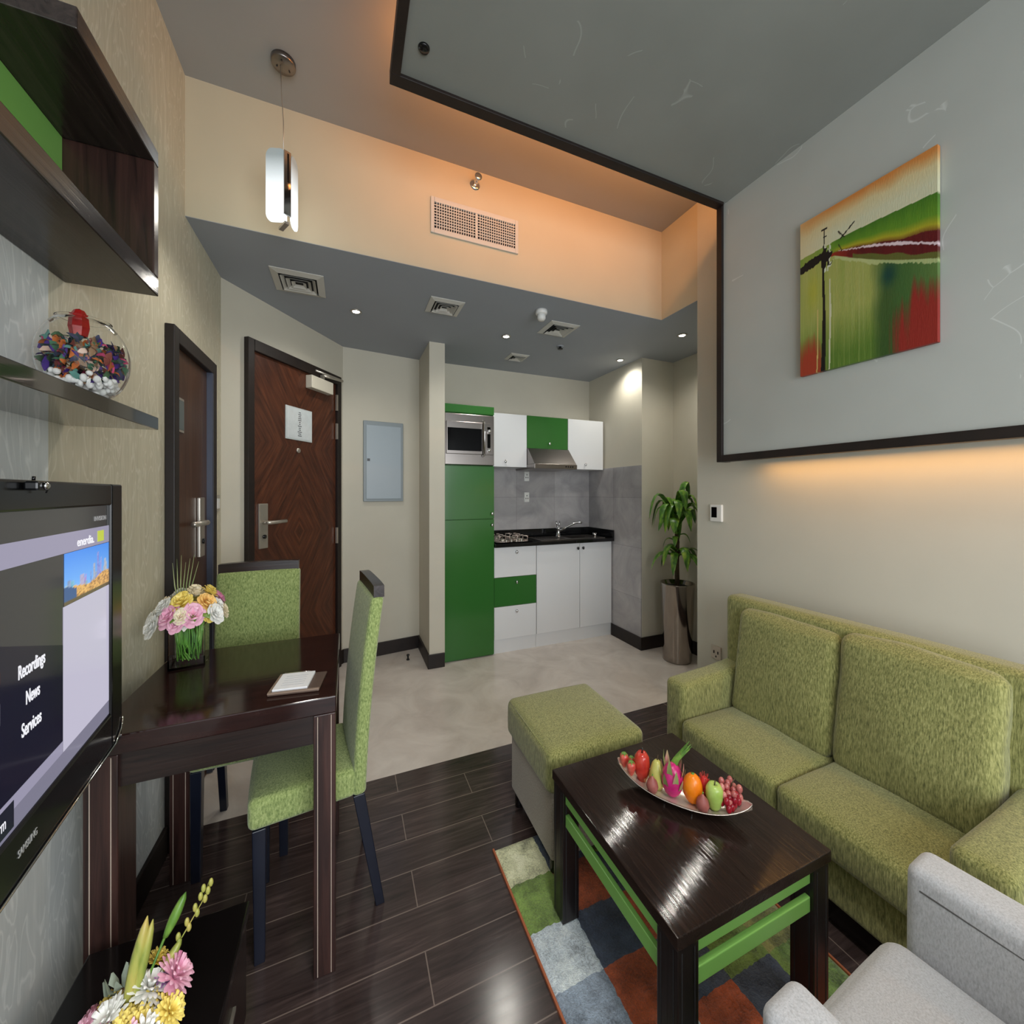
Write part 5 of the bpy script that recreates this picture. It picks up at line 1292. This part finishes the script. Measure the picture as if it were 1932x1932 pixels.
# grapes
gm_d = fm('dark_red_grape',col(110,8,24),col(150,20,40),col(176,44,60),0.12,30); gm_l = fm('pink_grape',col(150,70,70),col(186,110,104),col(206,140,130),0.15,30)
for lb,t,off,nn,mat,ra,rz_,zz in (('bunch of dark red grapes at the right end of the dish',0.293,-0.001,26,gm_d,0.022,0.018,0.022),('bunch of paler pink grapes behind the dark red bunch',0.292,-0.018,24,gm_l,0.028,0.015,0.034)):
    x,y,z = fpos(t,off); f0 = thing('grape_bunch', lb, 'grapes', (x,y,z))
    random.seed(nn); pts = []; tr = 0
    while len(pts) < nn and tr < 6000:
        tr += 1
        p = Vector((random.uniform(-1,1)*ra, random.uniform(-1,1)*ra*0.8, zz+random.uniform(-1,1)*rz_))
        p.z = max(p.z, 0.016)
        if all(((p-o_)*1.0).xy.length_squared/0.0118**2+((p.z-o_.z)/0.0165)**2 > 1 for o_ in pts): pts.append(p)
    for p in pts: MB().ell((x+p.x,y+p.y,z+p.z),0.0076,0.0076,0.0112,12,8).build('grape', mat, f0)
    MB().tube([(x+0.01,y,z+zz),(x+0.016,y,z+zz+rz_),(x+0.024,y-0.002,z+zz+rz_+0.012)],0.0013,6).build('stalk', M['stem'], f0)

# ------------------------------------------------------------------ light
def area(name, loc, rot, sx, sy, e, c=(1,1,1), spread=None):
    l = bpy.data.lights.new(name,'AREA'); l.shape = 'RECTANGLE'; l.size = sx; l.size_y = sy; l.energy = e; l.color = c
    if spread: l.spread = spread
    o = bpy.data.objects.new(name, l); C.objects.link(o); o.location = loc; o.rotation_euler = rot; return o
# daylight through the window behind
area('window_daylight', ((WX0+WX1)/2, YREAR-0.14, (WZ0+WZ1)/2), (R(72),0,0), WX1-WX0-0.05, WZ1-WZ0-0.05, 78, (0.93,0.97,1.0))
# warm LED strips in the cove above the dropped panel
WARM = (1.0,0.37,0.10)
area('cove_strip', ((PXL+PX)/2, PY-0.06, ZP+0.085), (R(115),0,0), PX-PXL-0.1, 0.02, 6.5, WARM)
area('cove_strip', (PXL+0.06, 0.1, ZP+0.085), (R(115),0,R(90)), 2.4, 0.02, 0.55, WARM)
area('cove_strip', (1.83, PY-0.02, (ZP+ZB)/2+0.2), (PI/2,0,0), 0.02, 0.9, 0.9, WARM)
# warm LED strip under the wall panel
area('under_panel_strip', (1.81, 0.60, ZB+0.008), (0,R(10),0), 0.02, 1.36, 2.4, (1.0,0.49,0.13))
w = bpy.data.worlds.new('room_world'); bpy.context.scene.world = w; w.use_nodes = True
w.node_tree.nodes['Background'].inputs[0].default_value = (0.8,0.88,1,1); w.node_tree.nodes['Background'].inputs[1].default_value = 1.0

# ------------------------------------------------------------------ camera and view
cam = bpy.data.cameras.new('camera'); co_ = bpy.data.objects.new('camera', cam); C.objects.link(co_)
co_.location = (0,0,1.30); co_.rotation_euler = (PI/2,0,-R(22.719))
cam.sensor_width = 36; cam.lens = 742.77/1932*36; cam.shift_y = -36/1932; cam.clip_start = 0.01
bpy.context.scene.camera = co_
vs_ = bpy.context.scene.view_settings
vs_.view_transform = 'Standard'; vs_.look = 'None'; vs_.exposure = 0.0; vs_.gamma = 1.0; vs_.use_curve_mapping = False
